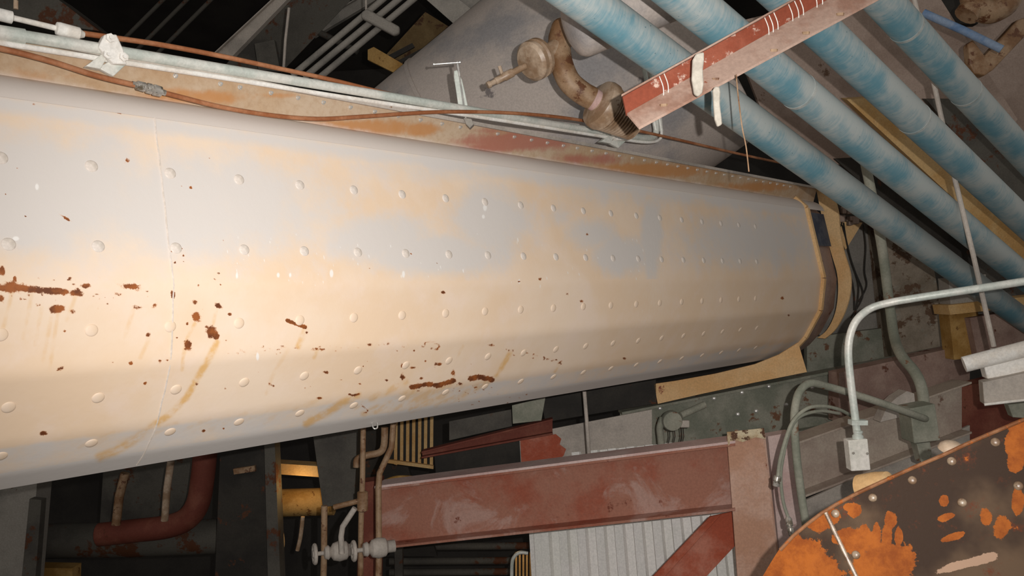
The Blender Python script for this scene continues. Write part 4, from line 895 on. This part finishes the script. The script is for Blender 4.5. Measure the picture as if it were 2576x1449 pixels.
mb = MB(); mb.tube(cr([P(2430, 40, 6.1), P(2450, 20, 6.1), P(2490, 30, 6.1), P(2530, 10, 6.1), P(2550, -30, 6.1)], 5), .09, 14); mb.tube([P(2435, -30, 6.1), P(2445, 30, 6.1)], .07, 12); obj('hook', mb, M['rustpipe'], o)
o = thing('cable_tray', 'cluttered rusty ledge of boxes above the light fixture', 'ledge', P(2450, 900, 8.0))
mb = MB(); mb.plate([P(2385, 768, 8.0), P(2640, 740, 8.0), P(2640, 765, 8.0), P(2390, 792, 8.0)], .3); obj('shelf', mb, M['ochre'], o)
mb = MB(); mb.plate([P(2388, 792, 8.1), P(2460, 785, 8.1), P(2470, 900, 8.1), P(2400, 905, 8.1)], .2); obj('cabinet', mb, M['yrust'], o)
mb = MB(); mb.plate([P(2440, 800, 8.0), P(2640, 770, 8.0), P(2640, 860, 8.0), P(2460, 900, 8.0)], .2); obj('side_plate', mb, M['mauve_brown'], o)
mb = MB(); mb.plate([P(2386, 700, 8.1), P(2480, 690, 8.1), P(2480, 765, 8.1), P(2392, 775, 8.1)], .2); obj('upper_box', mb, M['dgrey'], o)
slab('dark_beam', 'dark red-brown beam below the light fixture at the right edge', 'beam', [(2380, 985, 8.0), (2700, 900, 8.0), (2700, 1160, 8.0), (2380, 1120, 8.0)], .2, M['darkred'])
slab('mottled_wall', 'mottled wall behind the conduit bend', 'wall panel', [(2030, 850, 9.8), (2420, 800, 9.8), (2420, 960, 9.8), (2030, 990, 9.8)], .1, M['ggreen'])
slab('dim_wall_panel', 'dim blue-grey wall panel at the right edge above the conduit', 'panel', [(2200, 600, 10.2), (2760, 500, 10.2), (2760, 900, 10.2), (2260, 900, 10.2)], .1, M['dark'])

# ================================================================== upper left roof steel
beam('roof_beam', 'pale lower flange of a roof beam slanting at the top left centre', 'beam', (540, 140, 11), (712, -20, 11), (742, -20, 11), (578, 150, 11), M['grey'], .1)
beam('roof_beam', 'wide dim roof beam to the right of the pale flange', 'beam', (760, -40, 11.5), (920, -40, 11.5), (700, 190, 11.5), (560, 170, 11.5), M['dark'], .1)
for i, (a_, b_) in enumerate([((985, -20), (735, 190)), ((1025, -20), (765, 195)), ((1062, -20), (792, 205)), ((1100, -20), (822, 210))]):
    if i == 3: continue
    rod('roof_conduit', ['uppermost', 'middle', 'lowest'][i] + ' of the three parallel dim roof conduits', 'conduit', [(a_[0], a_[1], 9.0), (b_[0], b_[1], 9.0)], px2m(8, 9), M['dgrey'], 'roof conduits', smooth=False)
o = thing('conduit_rack', 'small cross bracket holding the three roof conduits', 'bracket', P(950, 50, 8.9))
mb = MB(); mb.plate([P(908, 30, 8.85), P(922, 20, 8.85), P(1005, 66, 8.85), P(1004, 82, 8.85), P(990, 88, 8.85), P(908, 44, 8.85)], .08); obj('cross_bar', mb, M['dgrey'], o, bevel=.02)
mb = MB(); mb.tube([P(921, 28, 8.9), P(920, -60, 8.9)], .012, 8); obj('hanger_rod', mb, M['grey'], o)
rod('hanger_wire', 'thin hanging wire left of the roof conduits', 'wire', [(727, 20, 9.0), (718, 100, 9.0), (713, 180, 9.0)], .016, M['grey'], smooth=False)
o = thing('rusty_grille', 'rusty brown ribbed hatch between the roof conduits and the round duct', 'hatch', P(1080, 180, 9.0))
mb = MB(); mb.plate([P(x, y, 9.6) for x, y in [(1070, 30), (1190, 105), (1150, 150), (1050, 215), (960, 150)]], .04); obj('panel', mb, dusty('dark_rusty_sheet', (92, 72, 42), (112, 92, 60), (70, 44, 24), .45, 2), o)
for i in range(5):
    mb = MB(); x = 975 + i * 27; y = 140 + i * 12; mb.plate([P(x, y, 9.5), P(x + 62, y - 32, 9.5), P(x + 68, y - 22, 9.5), P(x + 6, y + 12, 9.5)], .03); obj('rib', mb, M['black'], o)
mb = MB(); mb.plate([P(x, y, 9.3) for x, y in [(925, 125), (940, 118), (1052, 183), (1042, 208), (925, 150)]], .05); obj('lower_edge', mb, M['yrust'], o)
beam('cross_channel', 'grey roof channel meeting the round duct from above', 'beam', (1040, -30, 8.6), (1120, -30, 8.6), (1235, 62, 8.6), (1185, 98, 8.6), M['dgrey'], .06)
slab('grey_sheet', 'dim grey sheet panel above the round duct at the top edge', 'panel', [(1090, -60, 9.0), (1420, -60, 9.0), (1360, 5, 9.0), (1244, 76, 9.0)], .05, M['dgrey'])
slab('sloped_duct', 'dim brown-grey duct in the top left corner behind the conduit', 'duct', [(-60, -40, 7.6), (95, -40, 7.6), (175, 20, 7.6), (250, 78, 7.6), (120, 60, 7.6), (-60, 20, 7.6)], .6, M['dark'])
for i, (x, y) in enumerate([(560, 0), (500, 10), (440, 30)]):
    rod('far_conduit', ['nearest the pale roof flange', 'in the middle', 'farthest left'][i] + ' of the three faint far roof pipes', 'pipe', [(x - 10, -20, 14), (x - 180, 150, 14)], .035, M['dark'], 'faint far roof pipes', smooth=False)
slab('scaffold_bracket', 'faint rusty bracket hanging under the wide dim roof beam', 'bracket', [(640, 110, 10.5), (690, 100, 10.5), (705, 180, 10.5), (650, 175, 10.5)], .1, M['dark'])
# ================================================================== lower left, deep gloom
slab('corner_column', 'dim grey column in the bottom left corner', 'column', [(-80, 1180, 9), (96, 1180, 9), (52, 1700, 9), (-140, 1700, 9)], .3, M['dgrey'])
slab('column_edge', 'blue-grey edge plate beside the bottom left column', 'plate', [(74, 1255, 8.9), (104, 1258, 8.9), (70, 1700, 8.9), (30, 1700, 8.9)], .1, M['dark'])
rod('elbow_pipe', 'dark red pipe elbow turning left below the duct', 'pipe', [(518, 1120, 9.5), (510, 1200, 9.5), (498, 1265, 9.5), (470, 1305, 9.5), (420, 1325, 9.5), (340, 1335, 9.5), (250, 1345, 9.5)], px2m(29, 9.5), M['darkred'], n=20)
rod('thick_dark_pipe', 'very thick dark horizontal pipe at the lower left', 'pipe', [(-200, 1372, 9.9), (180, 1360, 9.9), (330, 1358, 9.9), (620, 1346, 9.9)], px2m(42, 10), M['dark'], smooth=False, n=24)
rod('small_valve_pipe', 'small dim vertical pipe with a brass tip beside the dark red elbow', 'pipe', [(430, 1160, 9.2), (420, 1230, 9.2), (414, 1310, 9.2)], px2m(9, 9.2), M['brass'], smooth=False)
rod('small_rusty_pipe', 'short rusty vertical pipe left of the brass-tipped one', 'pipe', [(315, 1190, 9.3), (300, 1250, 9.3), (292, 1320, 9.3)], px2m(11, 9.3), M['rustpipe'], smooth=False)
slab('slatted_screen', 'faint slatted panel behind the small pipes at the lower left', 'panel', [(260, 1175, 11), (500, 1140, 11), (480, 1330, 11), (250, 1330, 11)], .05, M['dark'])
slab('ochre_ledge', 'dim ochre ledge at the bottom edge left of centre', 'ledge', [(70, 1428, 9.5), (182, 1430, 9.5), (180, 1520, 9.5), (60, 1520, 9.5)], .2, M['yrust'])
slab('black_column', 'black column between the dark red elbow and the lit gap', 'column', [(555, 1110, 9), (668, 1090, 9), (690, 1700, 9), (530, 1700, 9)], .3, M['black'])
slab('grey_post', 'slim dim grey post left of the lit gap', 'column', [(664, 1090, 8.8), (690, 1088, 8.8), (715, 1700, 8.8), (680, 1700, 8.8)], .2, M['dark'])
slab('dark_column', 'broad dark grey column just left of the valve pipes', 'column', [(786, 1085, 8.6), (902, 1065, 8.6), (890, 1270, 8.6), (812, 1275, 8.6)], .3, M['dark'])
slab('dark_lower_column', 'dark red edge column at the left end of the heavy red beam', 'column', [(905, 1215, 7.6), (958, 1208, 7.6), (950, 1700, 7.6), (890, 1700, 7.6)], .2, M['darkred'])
rod('lit_barrel', 'ochre-lit barrel shape in the gap between two columns', 'tank', [(640, 1267, 9.35), (840, 1261, 9.35)], px2m(34, 9.35), M['yrust'], smooth=False, n=24)
slab('lit_ledge', 'bright ochre ledge in the gap between two columns', 'ledge', [(640, 1162, 9.2), (840, 1175, 9.0), (840, 1203, 9.0), (640, 1189, 9.2)], .2, M['ochre'])
point('sodium_lamp', P(745, 1225, 8.9), 3, (1.0, .62, .22), .12)
# valves and small pipes
def valve(cx_, cy_, Z, label):
    o = thing('gate_valve', label, 'valve', P(cx_ + 30, cy_ + 30, Z))
    ax = (-R * .92 - F * .38).normalized(); c_ = P(cx_, cy_, Z); r_ = px2m(22, Z)
    mb = MB(); a_ = (U - ax * U.dot(ax)).normalized(); b_ = ax.cross(a_)
    ringp = [c_ + (a_ * math.cos(t) + b_ * math.sin(t)) * r_ for t in [2 * math.pi * k / 24 for k in range(25)]]
    mb.tube(ringp, .016, 8)
    for t in [2 * math.pi * k / 5 for k in range(5)]: mb.tube([c_, c_ + (a_ * math.cos(t) + b_ * math.sin(t)) * r_], .010, 6)
    mb.lathe(c_ - ax * .02, ax, [(0, .03), (.04, .03)], 12); obj('handwheel', mb, M['grey'], o)
    mb = MB(); mb.lathe(c_, -ax, [(0, .018), (.07, .018), (.08, .05), (.11, .06), (.13, .04), (.15, .07), (.20, .085), (.26, .075), (.28, .05), (.34, .05)], 18); obj('body', mb, M['grey'], o)
valve(792, 1394, 6.6, 'dusty gate valve with a round handwheel, the left one of two')
valve(890, 1386, 6.5, 'dusty gate valve with round handwheel, the right one beside the red beam')
rod('valve_pipe', 'long vertical dusty pipe passing in front of the right valve body', 'pipe', [(914, 1070, 6.6), (912, 1200, 6.6), (908, 1320, 6.6), (906, 1600, 6.6)], px2m(7, 6.6), M['rustpipe'], smooth=False)
rod('bent_pipe', 'bent dusty pipe dropping down to the right valve', 'pipe', [(990, 1060, 6.7), (985, 1125, 6.7), (955, 1190, 6.7), (952, 1230, 6.7), (953, 1380, 6.6), (950, 1600, 6.6)], px2m(8, 6.6), M['rustpipe'], smooth=False)
rod('branch_pipe', 'short sloping branch joining the two vertical valve pipes', 'pipe', [(840, 1276, 6.6), (912, 1258, 6.6)], px2m(7, 6.6), M['rustpipe'], smooth=False)
rod('left_valve_pipe', 'rusty vertical pipe going down to the left valve', 'pipe', [(816, 1272, 6.65), (815, 1400, 6.65), (810, 1600, 6.65)], px2m(8, 6.6), M['rustpipe'], smooth=False)
rod('kinked_pipe', 'pale kinked pipe dropping to the left valve body', 'pipe', [(893, 1278, 6.5), (862, 1325, 6.5), (858, 1350, 6.5), (860, 1392, 6.5)], px2m(7, 6.6), M['grey'], smooth=False)
o = tag(obj('pipe_tee', MB().lathe(P(912, 1235, 6.6), -U, [(0, .03), (.01, .045), (.06, .045), (.12, .045), (.16, .045), (.17, .03)], 16), M['rustpipe']), 'thick pipe tee on the long vertical valve pipe', 'pipe fitting')
rod('upper_elbow', 'dim elbow pipe behind the vertical valve pipe', 'pipe', [(968, 1075, 7.2), (966, 1120, 7.2), (955, 1138, 7.2), (925, 1145, 7.2), (900, 1155, 7.2), (897, 1175, 7.2)], px2m(9, 7.2), M['rustpipe'])
# lit slatted louvre behind the valve pipes
o = thing('slatted_louvre', 'yellow-lit vertical slatted panel behind the bent valve pipe', 'louvre', P(1040, 1180, 9.2))
mb = MB(); mb.plate([P(985, 1060, 9.3), P(1092, 1050, 9.3), P(1090, 1180, 9.3), P(980, 1165, 9.3)], .03); obj('backing', mb, M['black'], o)
for i in range(7):
    x = 992 + i * 15; mb = MB(); mb.plate([P(x, 1050, 9.2), P(x + 8, 1049, 9.2), P(x + 7, 1170, 9.2), P(x - 1, 1168, 9.2)], .03); obj('slat', mb, M['ochre'], o)
mb = MB(); mb.plate([P(975, 1156, 9.15), P(1090, 1172, 9.15), P(1090, 1180, 9.15), P(975, 1165, 9.15)], .05); obj('bottom_rail', mb, M['ochre'], o)
rod('ochre_scrap', 'crumpled ochre lagging lying on top of the red beam left end', 'pipe lagging', [(965, 1218, 7.8), (1000, 1206, 7.8), (1050, 1208, 7.8), (1090, 1214, 7.8)], px2m(10, 7.8), M['yrust'])
rod('curved_pipe', 'thin pale curved pipe at the left edge of the corrugated siding', 'pipe', [(1288, 1500, 8.8), (1288, 1420, 8.8), (1296, 1398, 8.8), (1310, 1390, 8.8), (1328, 1392, 8.8)], .02, M['galv'])
o = thing('slatted_rack', 'yellow-lit row of narrow slats left of the corrugated siding', 'slats', P(1320, 1500, 9.6))
for i in range(5):
    mb = MB(); x = 1296 + i * 9; mb.plate([P(x, 1392, 9.6), P(x + 5, 1392, 9.6), P(x + 5, 1600, 9.6), P(x, 1600, 9.6)], .04); obj('slat', mb, M['ochre'], o)
point('sodium_lamp', P(1290, 1360, 9.2), 3, (1.0, .66, .28), .1)
for i, (y, x0, x1, m_) in enumerate([(1375, 1050, 1330, 'dark'), (1412, 980, 1290, 'dark'), (1440, 980, 1290, 'dark')]):
    rod('far_rail', ['highest', 'middle', 'lowest'][i] + ' of three dim rails under the red beam', 'rail', [(x0, y, 11), (x1, y - 2, 11)], .05, M[m_], 'dim rails under the red beam', smooth=False)
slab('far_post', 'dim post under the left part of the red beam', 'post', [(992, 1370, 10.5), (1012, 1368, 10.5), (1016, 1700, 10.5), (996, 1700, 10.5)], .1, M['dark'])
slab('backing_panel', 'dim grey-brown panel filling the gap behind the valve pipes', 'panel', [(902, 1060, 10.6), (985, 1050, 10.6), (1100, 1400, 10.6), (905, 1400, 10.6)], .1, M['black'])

slab('angle_bracket', 'small rusty angle bracket on the dark column right of the small pipes', 'bracket', [(586, 1180, 8.95), (640, 1172, 8.95), (642, 1186, 8.95), (588, 1194, 8.95)], .1, M['rustpipe'])
rod('sagging_cable', 'thin cable sagging behind the left valve', 'cable', [(700, 1300, 9.0), (712, 1345, 9.0), (712, 1380, 9.0), (695, 1410, 9.0)], .012, M['ochre'])
rod('short_drop_pipe', 'short pale pipe stub hanging in the lit gap below the barrel', 'pipe', [(762, 1300, 8.9), (756, 1350, 8.9), (748, 1385, 8.9)], px2m(5, 9), M['brass'])
beam('roof_truss_chord', 'faint dark roof chord crossing behind the three roof conduits', 'beam', (780, 70, 13), (1000, -60, 13), (1012, -40, 13), (790, 92, 13), M['dgrey'], .1)
rod('roof_brace', 'faint thin roof brace left of the round duct', 'brace', [(800, 80, 12.5), (900, 130, 12.5)], .05, M['dark'], smooth=False)
# ================================================================== the building shell
def wallbox(name, c, sx, sy, sz, mat):
    mb = MB(); mb.box(c, Vector((sx, 0, 0)), Vector((0, sy, 0)), Vector((0, 0, sz))); return struct(name, mb, mat)
M['hall'] = dusty('gloom_hall_cladding', (46, 42, 40), (58, 54, 50), None, 0, .5)  # darkness of the unlit hall put into the cladding colour
wallbox('wall_back', (0, 17, 4.5), 34, .2, 15, M['hall'])
wallbox('ceiling', (0, 8.5, 12.1), 34, 17.2, .2, M['hall'])
wallbox('floor', (0, 6, -3.1), 34, 26, .2, dusty('concrete_floor', (92, 88, 84), (112, 106, 100), None, 0, 1.0))
wallbox('wall_left', (-17.1, 10.5, 4.5), .2, 13, 15, M['hall'])
